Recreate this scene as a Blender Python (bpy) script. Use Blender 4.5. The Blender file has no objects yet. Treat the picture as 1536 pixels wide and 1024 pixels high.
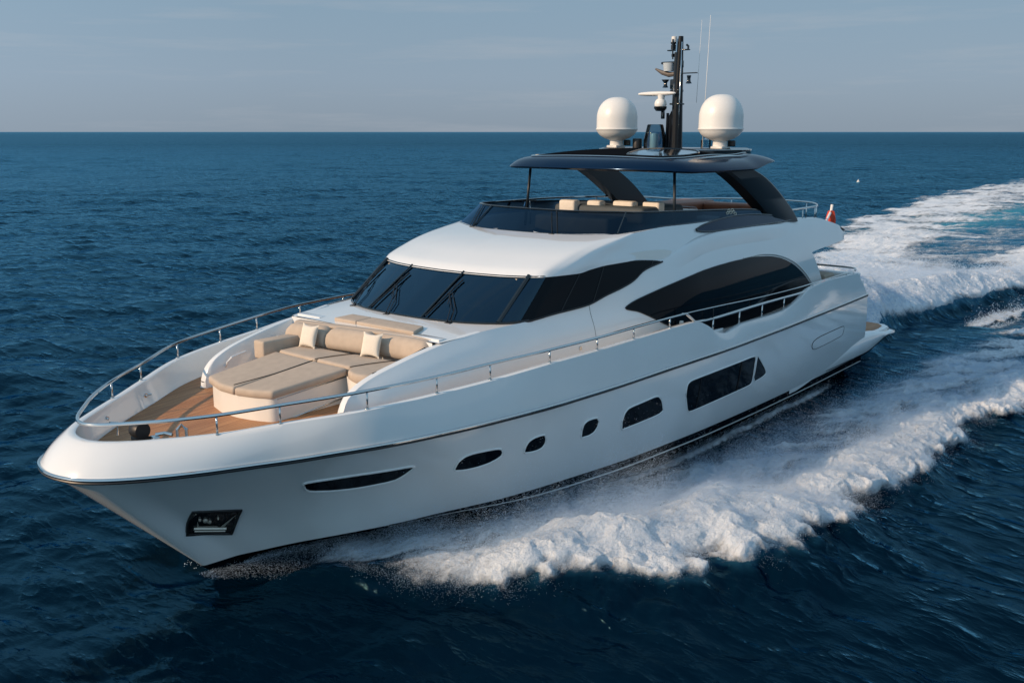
import bpy, bmesh, math, random
import numpy as np
from mathutils import Vector, Matrix
from mathutils.bvhtree import BVHTree
random.seed(7)
rng = np.random.default_rng(11)
PI = math.pi
scn = bpy.context.scene
COL = scn.collection

# ------------------------------------------------------------------ camera, sky, sun, exposure
CAM_LOC = Vector((10.20, 17.08, 8.70))
PITCH = math.radians(11.875)
HEAD = math.radians(41.0)
RIGHT = Vector((-math.sin(HEAD), math.cos(HEAD), 0))
FWD = Vector((-math.cos(HEAD), -math.sin(HEAD), 0))
look = FWD * math.cos(PITCH) - Vector((0, 0, 1)) * math.sin(PITCH)
camd = bpy.data.cameras.new('camera')
camd.sensor_width = 36.0
camd.lens = 35.0
camd.clip_start = 0.2
camd.clip_end = 90000
cam = bpy.data.objects.new('camera', camd)
COL.objects.link(cam)
cam.location = CAM_LOC
cam.rotation_euler = look.to_track_quat('-Z', 'Y').to_euler()
scn.camera = cam

SUN_EL = math.radians(25)
SUN_H = Vector((0.91, -0.42, 0)).normalized()
SUN_DIR = SUN_H * math.cos(SUN_EL) + Vector((0, 0, math.sin(SUN_EL)))
world = bpy.data.worlds.new('World')
scn.world = world
world.use_nodes = True
nt = world.node_tree
bg = nt.nodes['Background']
sky = nt.nodes.new('ShaderNodeTexSky')
sky.sky_type = 'NISHITA'
sky.sun_disc = False
sky.sun_elevation = SUN_EL
sky.sun_rotation = math.atan2(SUN_H.x, SUN_H.y)
sky.altitude = 0
sky.air_density = 1.0
sky.dust_density = 1.6
sky.ozone_density = 1.6
geo = nt.nodes.new('ShaderNodeTexCoord')
sep = nt.nodes.new('ShaderNodeSeparateXYZ'); nt.links.new(geo.outputs['Generated'], sep.inputs[0])
ramp = nt.nodes.new('ShaderNodeValToRGB'); nt.links.new(sep.outputs['Z'], ramp.inputs[0])
SKY_ST = 0.10
els = ramp.color_ramp.elements
els[0].position = 0.0; els[0].color = (.262, .328, .405, 1)
els[1].position = 1.0; els[1].color = (.175, .325, .49, 1)
for p_, c_ in ((.05, (.268, .357, .462)), (.12, (.240, .352, .462)), (.22, (.265, .425, .555)), (.45, (.24, .40, .54))):
    e_ = els.new(p_); e_.color = (*c_, 1)
# wisps of thin high cloud, sky brighter towards the sun
wm = nt.nodes.new('ShaderNodeMapping'); wm.inputs['Scale'].default_value = (2.2, 2.2, 26); nt.links.new(geo.outputs['Generated'], wm.inputs[0])
wn_ = nt.nodes.new('ShaderNodeTexNoise'); wn_.inputs['Scale'].default_value = 1.6; wn_.inputs['Detail'].default_value = 7; wn_.inputs['Roughness'].default_value = .62
nt.links.new(wm.outputs[0], wn_.inputs['Vector'])
wr = nt.nodes.new('ShaderNodeMapRange'); wr.inputs[1].default_value = .50; wr.inputs[2].default_value = .80; wr.inputs[3].default_value = 0; wr.inputs[4].default_value = .60
nt.links.new(wn_.outputs[0], wr.inputs[0])
cm = nt.nodes.new('ShaderNodeMix'); cm.data_type = 'RGBA'; cm.inputs[7].default_value = (.40, .44, .50, 1)
nt.links.new(wr.outputs[0], cm.inputs[0]); nt.links.new(ramp.outputs[0], cm.inputs[6])
dt = nt.nodes.new('ShaderNodeVectorMath'); dt.operation = 'DOT_PRODUCT'; dt.inputs[1].default_value = SUN_H
nt.links.new(geo.outputs['Generated'], dt.inputs[0])
dr_ = nt.nodes.new('ShaderNodeMapRange'); dr_.inputs[1].default_value = -.2; dr_.inputs[2].default_value = 1; dr_.inputs[3].default_value = 1.02 / SKY_ST; dr_.inputs[4].default_value = 1.5 / SKY_ST
nt.links.new(dt.outputs['Value'], dr_.inputs[0])
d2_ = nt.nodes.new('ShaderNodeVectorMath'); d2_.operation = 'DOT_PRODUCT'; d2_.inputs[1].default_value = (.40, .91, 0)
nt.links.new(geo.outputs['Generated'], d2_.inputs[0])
m2_ = nt.nodes.new('ShaderNodeMapRange'); m2_.inputs[1].default_value = -.2; m2_.inputs[2].default_value = 1; m2_.inputs[3].default_value = 1; m2_.inputs[4].default_value = 1.2  # added fill: sky raised on the unseen port side to lift the shaded hull
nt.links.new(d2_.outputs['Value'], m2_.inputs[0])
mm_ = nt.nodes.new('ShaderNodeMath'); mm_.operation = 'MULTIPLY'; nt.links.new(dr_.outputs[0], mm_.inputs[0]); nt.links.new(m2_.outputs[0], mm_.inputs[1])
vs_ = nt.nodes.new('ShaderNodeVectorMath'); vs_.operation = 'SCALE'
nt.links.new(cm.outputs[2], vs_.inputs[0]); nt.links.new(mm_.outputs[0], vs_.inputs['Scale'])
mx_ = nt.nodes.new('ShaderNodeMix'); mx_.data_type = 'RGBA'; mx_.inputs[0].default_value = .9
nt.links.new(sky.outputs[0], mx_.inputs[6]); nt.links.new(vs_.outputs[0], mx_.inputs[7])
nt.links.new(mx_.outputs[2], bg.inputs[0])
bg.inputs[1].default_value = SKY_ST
sund = bpy.data.lights.new('sun', 'SUN')
sund.energy = 4.2
sund.angle = math.radians(0.6)
sund.color = (1.0, 0.715, 0.475)
sun = bpy.data.objects.new('sun', sund)
COL.objects.link(sun)
sun.rotation_euler = (-SUN_DIR).to_track_quat('-Z', 'Y').to_euler()
scn.view_settings.view_transform = 'Standard'
scn.view_settings.look = 'None'
scn.view_settings.gamma = 1
scn.view_settings.exposure = 0.0
scn.cycles.max_bounces = 8
scn.cycles.transparent_max_bounces = 12
scn.cycles.sample_clamp_indirect = 6

# ------------------------------------------------------------------ helpers
def tag(o, label=None, cat=None, group=None, kind=None):
    if label: o['label'] = label
    if cat: o['category'] = cat
    if group: o['group'] = group
    if kind: o['kind'] = kind
    return o

def mat(name, col, rough=0.5, metal=0.0, coat=0.0, ior=1.5, spec=0.5):
    m = bpy.data.materials.new(name)
    m.use_nodes = True
    b = m.node_tree.nodes['Principled BSDF']
    b.inputs['Base Color'].default_value = (*col, 1)
    b.inputs['Roughness'].default_value = rough
    b.inputs['Metallic'].default_value = metal
    b.inputs['Coat Weight'].default_value = coat
    b.inputs['Coat Roughness'].default_value = 0.04
    b.inputs['IOR'].default_value = ior
    b.inputs['Specular IOR Level'].default_value = spec
    return m

def vary(m, amount=0.06, scale=2.0, bump=0.0, bscale=40.0, rough_var=0.0):
    """procedural colour, gloss and relief variation"""
    t = m.node_tree; b = t.nodes['Principled BSDF']
    tc = t.nodes.new('ShaderNodeTexCoord')
    n = t.nodes.new('ShaderNodeTexNoise'); n.inputs['Scale'].default_value = scale; n.inputs['Detail'].default_value = 5
    t.links.new(tc.outputs['Object'], n.inputs['Vector'])
    mr = t.nodes.new('ShaderNodeMapRange')
    mr.inputs[1].default_value = 0.3; mr.inputs[2].default_value = 0.7
    mr.inputs[3].default_value = 1 - amount; mr.inputs[4].default_value = 1 + amount
    t.links.new(n.outputs[0], mr.inputs[0])
    hs = t.nodes.new('ShaderNodeHueSaturation')
    hs.inputs['Color'].default_value = b.inputs['Base Color'].default_value
    t.links.new(mr.outputs[0], hs.inputs['Value'])
    t.links.new(hs.outputs[0], b.inputs['Base Color'])
    if rough_var:
        r = b.inputs['Roughness'].default_value
        m2 = t.nodes.new('ShaderNodeMapRange')
        m2.inputs[1].default_value = 0.3; m2.inputs[2].default_value = 0.7
        m2.inputs[3].default_value = max(0.01, r - rough_var); m2.inputs[4].default_value = r + rough_var
        t.links.new(n.outputs[0], m2.inputs[0]); t.links.new(m2.outputs[0], b.inputs['Roughness'])
    if bump:
        n2 = t.nodes.new('ShaderNodeTexNoise'); n2.inputs['Scale'].default_value = bscale; n2.inputs['Detail'].default_value = 3
        t.links.new(tc.outputs['Object'], n2.inputs['Vector'])
        bp = t.nodes.new('ShaderNodeBump'); bp.inputs['Strength'].default_value = 1.0; bp.inputs['Distance'].default_value = bump
        t.links.new(n2.outputs[0], bp.inputs['Height']); t.links.new(bp.outputs[0], b.inputs['Normal'])
    return m

WHITE = vary(mat('white_gelcoat', (0.77, 0.78, 0.775), 0.16, coat=1.0), 0.02, 0.7, 0.0014, 1.7, 0.04)
CREAM = vary(mat('cream_gelcoat', (0.74, 0.71, 0.66), 0.32, coat=0.2), 0.02, 1.5)
BLACK = mat('black_gloss', (0.006, 0.008, 0.010), 0.08, coat=0.3)
RUBBER = mat('black_rubber', (0.010, 0.010, 0.011), 0.45)
NAVY = vary(mat('navy_gloss_paint', (0.002, 0.011, 0.032), 0.14, coat=0.0, spec=.30), 0.05, 1.0)
DARKGREY = mat('charcoal_paint', (0.012, 0.018, 0.024), 0.35, spec=.25)
ANTIFOUL = vary(mat('antifouling', (0.004, 0.006, 0.009), 0.6, spec=0.0, ior=1.05), 0.2, 2)
STEEL = mat('polished_steel', (0.62, 0.62, 0.61), 0.10, metal=1.0)
NAVY.node_tree.nodes['Principled BSDF'].inputs['Specular Tint'].default_value = (.35, .6, 1, 1)
GLASSB = mat('tinted_glass', (0.003, 0.005, 0.008), 0.03, ior=1.35, spec=0.2)
FABRIC = vary(mat('taupe_upholstery', (0.455, 0.375, 0.30), 0.85), 0.06, 6, 0.0008, 900)
PIPING = mat('dark_piping', (0.035, 0.022, 0.014), 0.8)
PILLOWM = vary(mat('ivory_canvas', (0.70, 0.64, 0.55), 0.9), 0.04, 8, 0.0015, 500)
LEATHER = vary(mat('tan_leather', (0.24, 0.075, 0.032), 0.5), 0.15, 5)
DOMEW = mat('dome_white', (0.74, 0.73, 0.70), 0.35)
REDF = vary(mat('red_bunting', (0.62, 0.06, 0.025), 0.8), 0.1, 5)
BEIGEI = mat('beige_interior', (0.42, 0.34, 0.24), 0.7)
SMOKE = mat('smoked_screen', (0.006, 0.010, 0.014), 0.03)

def screen_mat(name, tint, opac, ior=1.5, gt=(1, 1, 1)):
    m = bpy.data.materials.new(name); m.use_nodes = True
    t = m.node_tree; t.nodes.clear()
    o = t.nodes.new('ShaderNodeOutputMaterial')
    tr = t.nodes.new('ShaderNodeBsdfTransparent'); tr.inputs[0].default_value = (*tint, 1)
    gl = t.nodes.new('ShaderNodeBsdfGlossy'); gl.inputs['Roughness'].default_value = 0.02; gl.inputs['Color'].default_value = (*gt, 1)
    fr = t.nodes.new('ShaderNodeFresnel'); fr.inputs[0].default_value = ior
    mx = t.nodes.new('ShaderNodeMixShader')
    t.links.new(fr.outputs[0], mx.inputs[0]); t.links.new(tr.outputs[0], mx.inputs[1]); t.links.new(gl.outputs[0], mx.inputs[2])
    t.links.new(mx.outputs[0], o.inputs[0])
    return m
WSGLASS = screen_mat('windshield_glass', (0.16, 0.20, 0.24), 1, 1.85, (.45, .75, 1))
FLYGLASS = screen_mat('smoked_fly_glass', (0.085, 0.11, 0.13), 1, 1.55, (.32, .58, .85))
CLEAR = screen_mat('clear_glass', (0.75, 0.82, 0.86), 1)

def teak_mat():
    m = mat('teak_planking', (0.4, 0.19, 0.08), 0.55)
    t = m.node_tree; b = t.nodes['Principled BSDF']
    tc = t.nodes.new('ShaderNodeTexCoord')
    sx = t.nodes.new('ShaderNodeSeparateXYZ'); t.links.new(tc.outputs['Object'], sx.inputs[0])
    # plank index and seam from y
    mu = t.nodes.new('ShaderNodeMath'); mu.operation = 'MULTIPLY'; mu.inputs[1].default_value = 1 / 0.075
    t.links.new(sx.outputs['Y'], mu.inputs[0])
    fr = t.nodes.new('ShaderNodeMath'); fr.operation = 'FRACT'; t.links.new(mu.outputs[0], fr.inputs[0])
    fl = t.nodes.new('ShaderNodeMath'); fl.operation = 'FLOOR'; t.links.new(mu.outputs[0], fl.inputs[0])
    seam = t.nodes.new('ShaderNodeMath'); seam.operation = 'LESS_THAN'; seam.inputs[1].default_value = 0.09
    t.links.new(fr.outputs[0], seam.inputs[0])
    wn = t.nodes.new('ShaderNodeTexWhiteNoise'); wn.noise_dimensions = '1D'; t.links.new(fl.outputs[0], wn.inputs['W'])
    mp = t.nodes.new('ShaderNodeMapping'); mp.inputs['Scale'].default_value = (1.5, 40, 10)
    t.links.new(tc.outputs['Object'], mp.inputs[0])
    gn = t.nodes.new('ShaderNodeTexNoise'); gn.inputs['Scale'].default_value = 1.0; gn.inputs['Detail'].default_value = 6
    t.links.new(mp.outputs[0], gn.inputs['Vector'])
    cr = t.nodes.new('ShaderNodeValToRGB')
    cr.color_ramp.elements[0].position = 0.3; cr.color_ramp.elements[0].color = (0.30, 0.125, 0.048, 1)
    cr.color_ramp.elements[1].position = 0.72; cr.color_ramp.elements[1].color = (0.50, 0.245, 0.105, 1)
    ad = t.nodes.new('ShaderNodeMath'); ad.operation = 'MULTIPLY_ADD'; ad.inputs[1].default_value = 0.22
    t.links.new(wn.outputs[0], ad.inputs[0]); t.links.new(gn.outputs[0], ad.inputs[2])
    sb = t.nodes.new('ShaderNodeMath'); sb.operation = 'SUBTRACT'; sb.inputs[1].default_value = 0.11
    t.links.new(ad.outputs[0], sb.inputs[0]); t.links.new(sb.outputs[0], cr.inputs[0])
    mx = t.nodes.new('ShaderNodeMix'); mx.data_type = 'RGBA'
    t.links.new(seam.outputs[0], mx.inputs[0]); t.links.new(cr.outputs[0], mx.inputs[6]); mx.inputs[7].default_value = (0.12, 0.05, 0.022, 1)
    t.links.new(mx.outputs[2], b.inputs['Base Color'])
    return m
TEAK = teak_mat()

def new_obj(name, me, parent=None):
    o = bpy.data.objects.new(name, me); COL.objects.link(o)
    if parent is not None: o.parent = parent
    return o

def mesh(name, verts, faces, m, parent=None, smooth=True, sharp=None):
    me = bpy.data.meshes.new(name)
    me.from_pydata([tuple(v) for v in verts], [], faces)
    bm = bmesh.new(); bm.from_mesh(me)
    bmesh.ops.remove_doubles(bm, verts=bm.verts, dist=1e-5)
    bmesh.ops.recalc_face_normals(bm, faces=bm.faces)
    if sharp is not None:
        for e in bm.edges:
            if len(e.link_faces) == 2 and e.calc_face_angle(0) > math.radians(sharp): e.smooth = False
    bm.to_mesh(me); bm.free()
    for p in me.polygons: p.use_smooth = smooth
    me.materials.append(m)
    return new_obj(name, me, parent)

class MB:
    """collects shapes into ONE mesh"""
    def __init__(s): s.v = []; s.f = []
    def add(s, v, f):
        k = len(s.v); s.v += [tuple(p) for p in v]; s.f += [tuple(i + k for i in q) for q in f]; return s
    def grid(s, rows, closed=False, flip=False):
        n = len(rows[0]); v = [p for r in rows for p in r]; f = []
        for i in range(len(rows) - 1):
            for j in range(n - 1 if not closed else n):
                a, b = i * n + j, i * n + (j + 1) % n
                q = (a, b, b + n, a + n)
                f.append(q[::-1] if flip else q)
        return s.add(v, f)
    def tube(s, pts, r, n=8, closed=False, caps=True):
        pts = [Vector(p) for p in pts]; rows = []; N = len(pts)
        ref = Vector((0, 0, 1))
        for i, p in enumerate(pts):
            if closed: d = pts[(i + 1) % N] - pts[i - 1]
            else: d = pts[min(i + 1, N - 1)] - pts[max(i - 1, 0)]
            d.normalize()
            a = ref if abs(d.dot(ref)) < 0.95 else Vector((1, 0, 0))
            u = d.cross(a).normalized(); w = d.cross(u).normalized()
            rr = r[i] if hasattr(r, '__len__') else r
            rows.append([p + (u * math.cos(2 * PI * k / n) + w * math.sin(2 * PI * k / n)) * rr for k in range(n)])
        if closed: rows.append(rows[0])
        k = len(s.v); s.grid(rows, closed=True)
        if caps and not closed:
            s.f.append(tuple(range(k, k + n))); e = k + (len(rows) - 1) * n; s.f.append(tuple(range(e, e + n))[::-1])
        return s
    def lathe(s, prof, c=(0, 0, 0), n=40, ax=None):
        rows = []
        for r, z in prof:
            row = []
            for k in range(n):
                a = 2 * PI * k / n
                p = Vector((r * math.cos(a), r * math.sin(a), z))
                if ax is not None: p = ax @ p
                row.append(p + Vector(c))
            rows.append(row)
        return s.grid(rows, closed=True)
    def box(s, c, size, rot=None, bev=0.0):
        bm = bmesh.new(); bmesh.ops.create_cube(bm, size=1)
        for v in bm.verts: v.co = Vector((v.co.x * size[0], v.co.y * size[1], v.co.z * size[2]))
        if bev: bmesh.ops.bevel(bm, geom=bm.edges[:], offset=bev, segments=3, profile=0.5, affect='EDGES')
        M = (rot or Matrix.Identity(3))
        vs = [M @ v.co + Vector(c) for v in bm.verts]; bm.verts.index_update()
        fs = [[v.index for v in f.verts] for f in bm.faces]; bm.free()
        return s.add(vs, fs)
    def prism(s, poly, off):
        """closed polygon (3d points) extruded by vector off"""
        n = len(poly); a = [Vector(p) for p in poly]; b = [p + Vector(off) for p in a]
        return s.add(a + b, [tuple(range(n)), tuple(range(2 * n - 1, n - 1, -1))] + [(i, (i + 1) % n, n + (i + 1) % n, n + i) for i in range(n)])
    def build(s, name, m, parent=None, smooth=True, sharp=35):
        return mesh(name, s.v, s.f, m, parent, smooth, sharp)

def pchip(xs, ys):
    o = np.argsort(xs); x = np.array(xs, float)[o]; y = np.array(ys, float)[o]
    h = np.diff(x); d = np.diff(y) / h; m = np.zeros_like(x)
    m[0] = d[0]; m[-1] = d[-1]
    for i in range(1, len(x) - 1):
        if d[i - 1] * d[i] > 0:
            w1 = 2 * h[i] + h[i - 1]; w2 = h[i] + 2 * h[i - 1]
            m[i] = (w1 + w2) / (w1 / d[i - 1] + w2 / d[i])
    def f(q):
        q = np.clip(np.asarray(q, float), x[0], x[-1]); i = np.clip(np.searchsorted(x, q) - 1, 0, len(x) - 2)
        t = (q - x[i]) / h[i]
        return ((1 + 2 * t) * (1 - t) ** 2 * y[i] + t * (1 - t) ** 2 * h[i] * m[i] + t * t * (3 - 2 * t) * y[i + 1] + t * t * (t - 1) * h[i] * m[i + 1])
    return f

def crom(pts, n):
    """smooth curve through 3d points, n samples evenly in arc length"""
    P = np.array(pts, float); d = np.r_[0, np.cumsum(np.linalg.norm(np.diff(P, axis=0), axis=1))]
    fs = [pchip(d, P[:, k]) for k in range(P.shape[1])]
    s = np.linspace(0, d[-1], n)
    return np.stack([f(s) for f in fs], 1)
def mir(p): return (p[0], -p[1], p[2])
def ss(a, b, x):
    t = np.clip((x - a) / (b - a), 0, 1); return t * t * (3 - 2 * t)

# ------------------------------------------------------------------ YACHT
yacht = bpy.data.objects.new('motor_yacht', None); COL.objects.link(yacht)
tag(yacht, 'long white motor yacht with black glass and dark hardtop speeding over the sea', 'yacht')

def qcurve(x0, pts):
    """y as function of x with a round start at x0"""
    q = [math.sqrt(max(0, x0 - a)) for a, b in pts]
    f = pchip(q, [b for a, b in pts])
    return lambda x: f(np.sqrt(np.maximum(0, x0 - np.asarray(x, float))))
# rub rail R, bulwark top T, paint line P
XR0, XT0, XP0 = 2.97, 2.48, 0.14
yR = qcurve(XR0, [(2.97, 0), (2.93, .34), (2.82, .68), (2.60, 1.0), (2.1, 1.44), (1.2, 1.98), (.1, 2.5), (-.7, 2.95), (-1.55, 3.42), (-2.75, 3.83), (-4.3, 4.17), (-6.1, 4.42), (-8.5, 4.51), (-12, 4.5), (-16, 4.33), (-20, 4.03), (-24.7, 3.58)])
zR = pchip([2.97, .1, -1.55, -4.3, -7, -12, -18, -24.7], [2.84, 2.86, 2.96, 3.03, 3.08, 3.11, 3.10, 3.04])
yT = qcurve(XT0, [(2.48, 0), (2.42, .38), (2.15, .82), (1.55, 1.36), (.76, 1.93), (-.19, 2.52), (-1.56, 3.34), (-2.96, 3.77), (-4.2, 4.04), (-5.76, 4.32), (-8, 4.43), (-12, 4.42), (-16, 4.25), (-20, 3.95), (-23.7, 3.58)])
zT = pchip([2.48, .76, -.19, -1.56, -2.96, -4.2, -5.76, -7.4, -9, -11.2, -11.6, -12.05, -12.55, -13.1, -13.7, -14.1, -16.5, -17.3, -18.1, -18.8, -20.3, -22, -23.7],
           [3.30, 3.37, 3.47, 3.60, 3.70, 3.78, 3.90, 3.94, 3.97, 4.0, 3.96, 3.80, 3.56, 3.46, 3.52, 3.56, 3.52, 3.56, 3.72, 3.92, 3.98, 3.92, 3.86])
yP = qcurve(XP0, [(.14, 0), (-.44, .28), (-.97, .67), (-1.42, .98), (-2.06, 1.49), (-2.73, 1.98), (-3.22, 2.3), (-3.97, 2.74), (-4.57, 3.1), (-5.29, 3.45), (-7.26, 3.82), (-9.66, 4.02), (-12.3, 4.06), (-14.4, 3.98), (-19.3, 3.7), (-25.2, 3.3)])
zP = pchip([.14, -.44, -.97, -1.42, -2.06, -2.73, -3.22, -3.97, -4.57, -5.29, -7.26, -9.66, -12.3, -14.4, -19.3, -25.2],
           [.12, .2, .3, .37, .47, .56, .62, .72, .79, .85, .88, .86, .83, .78, .68, .6])
NS = 240
G = np.linspace(0, 1, NS) ** 1.7
XRs = XR0 + (-24.7 - XR0) * G
XTs = XT0 + (-23.7 - XT0) * G
XPs = XP0 + (-25.2 - XP0) * G
Rc = np.stack([XRs, yR(XRs), zR(XRs)], 1)
Tc = np.stack([XTs, yT(XTs), zT(XTs)], 1)
Pc = np.stack([XPs, yP(XPs), zP(XPs)], 1)
# dense stations so that the notch in the bulwark has even rows
def sect_PR(i, NV=18):
    a, b = Pc[i], Rc[i]; g = G[i]; out = []
    flare = 0.30 * ss(0, .03, g) * (1 - ss(.05, .28, g)) - 0.07 * ss(.25, .5, g)
    for k in range(NV + 1):
        v = k / NV
        p = a + (b - a) * v
        p = p.copy(); p[1] = max(0, p[1] - flare * math.sin(PI * v) * (1 - .2 * v))
        if g > .2: p[1] += 0.02 * ss(.2, .4, g) * math.sin(PI * v) ** .5
        out.append(tuple(p))
    return out
rows = [sect_PR(i) for i in range(NS)]
hb = MB(); hb.grid(rows); hb.grid([[mir(p) for p in r] for r in rows], flip=True)
# transom
last = rows[-1]
hb.grid([last, [(p[0] - .05, 0, p[2]) for p in last], [mir(p) for p in last]])
hull = hb.build('hull', WHITE, yacht, sharp=40)

# lower hull: pinstripe, white sheer strake, antifouling below
def strip(name, offs, m, i0=0, parent=yacht, prof=None):
    for s_ in (1, -1):
        pass
def off_rows(lst, i0=0, i1=NS):
    """rows of points given (dy, dz) from the paint line, both sides in one mesh"""
    b = MB(); rr = []
    for i in range(i0, i1):
        p = Pc[i]; k = ss(0, .012, G[i]); r = []; tz = .15 + .85 * ss(3.0, 7.5, -p[0])
        for dy, dz in lst:
            r.append((p[0], max(0.0, p[1] + dy * k), p[2] + dz * tz))
        rr.append(r)
    b.grid(rr); b.grid([[mir(p) for p in r] for r in rr], flip=True); return b
iB = int(np.searchsorted(-XPs, 3.0))
off_rows([(.0, .07), (.018, .065), (.016, -.125), (-.002, -.13)], iB).build('boot_stripe', ANTIFOUL, yacht)
off_rows([(-.002, -.13), (.022, -.135), (.014, -.165), (-.02, -.17)], iB).build('chine_strip', WHITE, yacht)
yW = qcurve(XP0, [(.14, 0), (-1, .2), (-1.85, .42), (-3.22, 1.0), (-5, 1.75), (-7.9, 2.6), (-10, 3.1), (-13.6, 3.3), (-19, 3.1), (-25.2, 2.8)])
ar = []
for i in range(NS):
    p = Pc[i]; x = p[0]; yw = float(yW(x)); g = G[i]
    dz = .17 * (.15 + .85 * ss(3.0, 7.5, -x)) * ss(2.9, 3.0, -x); dy = .02 * ss(3, 3.3, -x)
    bowx = x + .0
    ar.append([(x, max(0, p[1] - dy), p[2] - dz), (x - .05 * (1 - g), max(0, .5 * (p[1] + yw) - .0), (p[2] - dz) * .5), (x - .15 * (1 - g), yw * .96, -.02),
               (x - .5 * (1 - g), yw * .8, -.35), (x - .9 * (1 - g), 0, -.9)])
ab = MB(); ab.grid(ar); ab.grid([[mir(p) for p in r] for r in ar], flip=True)
ab.grid([ar[-1], [mir(p) for p in ar[-1]]])
ab.build('hull_bottom', ANTIFOUL, yacht)

# bulwark: outer face, cap, inner face
def plan_normal(c, i):
    a = c[max(i - 1, 0)]; b = c[min(i + 1, len(c) - 1)]
    t = np.array([b[0] - a[0], b[1] - a[1]]); t /= max(1e-9, np.linalg.norm(t))
    if i == 0: t = np.array([0., 1.])
    return np.array([t[1], -t[0]])      # outward (forward / port)
zdf = pchip([2.5, 0, -1.5, -3, -6, -25], [2.86, 2.99, 3.08, 3.15, 3.16, 3.16])
brows = []; inner = []
for i in range(NS):
    n = plan_normal(Tc, i); r_, t_ = Rc[i], Tc[i]; g = G[i]; row = []
    up = Vector((0, 0, 1))
    bulge = .05 * (1 - ss(.02, .2, g)) + .02
    for k in range(9):
        v = k / 8; p = r_ + (t_ - r_) * v
        o = math.sin(PI * v) ** .8 * bulge
        row.append((p[0] + n[0] * o * .5, max(0, p[1] + n[1] * o * .5), p[2] + o * .6 + .03 * v ** 4))
    def inn(d, z):
        x = t_[0] - n[0] * d; y = max(0.0, t_[1] - n[1] * d) if i else 0.0
        return (x, y, z)
    zt = t_[2]
    row += [inn(.015, zt + .035), inn(.04, zt + .042), inn(.125, zt + .042), inn(.15, zt + .03), inn(.16, zt - .01)]
    zd = float(zdf(t_[0]))
    row += [inn(.175, zt - .12), inn(.26, max(zd - .0, zt - .45) if zt - .45 > zd else zd + .12), inn(.30, zd - .03)]
    brows.append(row); inner.append(row[-1])
bb = MB(); bb.grid(brows); bb.grid([[mir(p) for p in r] for r in brows], flip=True)
lr = brows[-1]
bb.add([lr[0], lr[8], lr[12], lr[-1]] , [(0, 1, 2, 3)]); bb.add([mir(p) for p in (lr[0], lr[8], lr[12], lr[-1])], [(3, 2, 1, 0)])
# stern coaming between the quarters
bb.box((-23.95, 0, 3.45), (.5, 7.0, .80), bev=.06)
bulw = bb.build('bulwark', WHITE, yacht, sharp=50)

# rub rail: steel half round with a black line below
pts = [tuple(Rc[i] + np.append(plan_normal(Rc, i) * .02, 0)) for i in range(NS)]
loop = [mir(p) for p in pts[::-1]] + pts[1:]
MB().tube([(p[0], p[1], p[2] - .01) for p in loop], .034, 8).build('rub_rail', STEEL, yacht)
MB().tube([(p[0], p[1], p[2] - .062) for p in loop], .026, 6).build('rub_rail_gasket', RUBBER, yacht)

# decks
dk = MB(); dr = []
for i in range(0, NS, 2):
    p = inner[i]; z = float(zdf(p[0]))
    dr.append([(p[0] - (0), p[1] * (1 - 2 * k / 8) + 0, z) for k in range(9)])
dk.grid(dr)
deck = dk.build('teak_deck', TEAK, yacht)

# ---- superstructure: side surface S(x, z) -> half breadth
ysf0 = pchip([-1.6, -2.5, -4, -6, -9, -14, -18, -22, -26], [2.75, 3.05, 3.35, 3.62, 3.75, 3.72, 3.5, 3.15, 2.8])
def ysf(x): return ysf0(x) - .48 * (1 - ss(7, 13, -np.asarray(x, float)))
ybf = pchip([-1.6, -2.5, -4, -6, -6.81], [2.55, 2.76, 2.96, 3.12, float(ysf(-6.81))])
_f = pchip([3.1, 3.2, 3.7, 4.1, 4.5, 5.4, 6.2, 7], [0, 0, .04, .13, .30, .47, .62, .82])
_a = pchip([3.1, 3.2, 4, 4.6, 5.2, 5.8, 6.3, 6.6, 7], [0, 0, .03, .1, .25, .45, .7, .9, 1.3])
def S(x, z):
    w = ss(7, 13, -x)
    return float(ysf(x) - ((1 - w) * _f(z) + w * _a(z)))
Gb = [(-5.38, 0, 4.5), (-5.42, .8, 4.5), (-5.58, 1.6, 4.5), (-5.9, 2.25, 4.5), (-6.3, 2.65, 4.5), (-6.81, 2.87, 4.52), (-7.67, 2.92, 4.59), (-8.04, 2.96, 4.61), (-8.65, 3.06, 4.66), (-9.34, 3.14, 4.83), (-9.95, 3.21, 4.97), (-10.33, 3.24, 5.09), (-10.75, 3.25, 5.3), (-11.5, 3.3, 5.45)]
Gt = [(-6.85, 0, 5.42), (-6.9, .8, 5.42), (-7.03, 1.6, 5.42), (-7.22, 2.25, 5.43), (-7.4, 2.62, 5.44), (-7.84, 2.78, 5.44), (-8.49, 2.87, 5.44), (-8.93, 2.93, 5.5), (-9.51, 3.0, 5.55), (-10.39, 3.13, 5.56), (-11.31, 3.27, 5.49), (-11.5, 3.3, 5.45)]
Fc = [(-9.5, 0, 6.17), (-9.55, .7, 6.17), (-9.7, 1.5, 6.17), (-9.95, 2.2, 6.18), (-10.25, 2.68, 6.19), (-10.72, 2.92, 6.21), (-12.14, 3.02, 6.28), (-13.62, 3.04, 6.27), (-14.98, 2.98, 6.27), (-16, 2.9, 6.28), (-18.85, 2.8, 6.14), (-20.5, 2.76, 5.95), (-22.16, 2.66, 5.85), (-23.2, 2.66, 5.66), (-24.1, 2.66, 5.46), (-24.7, 2.68, 5.26), (-24.95, 2.7, 5.09)]
def onS(p): return (p[0], S(p[0], p[2]), p[2])
NT = 60
# glass curves by station: front part 0..24 (to the corner), side 24..60
def two(c, ic, n1, n2):
    a = crom(c[:ic + 1], n1 + 1); b = crom(c[ic:], n2 + 1)
    return np.vstack([a, b[1:]])
gb = two(Gb, 5, 26, 40); gt = two(Gt, 5, 26, 40)
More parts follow.
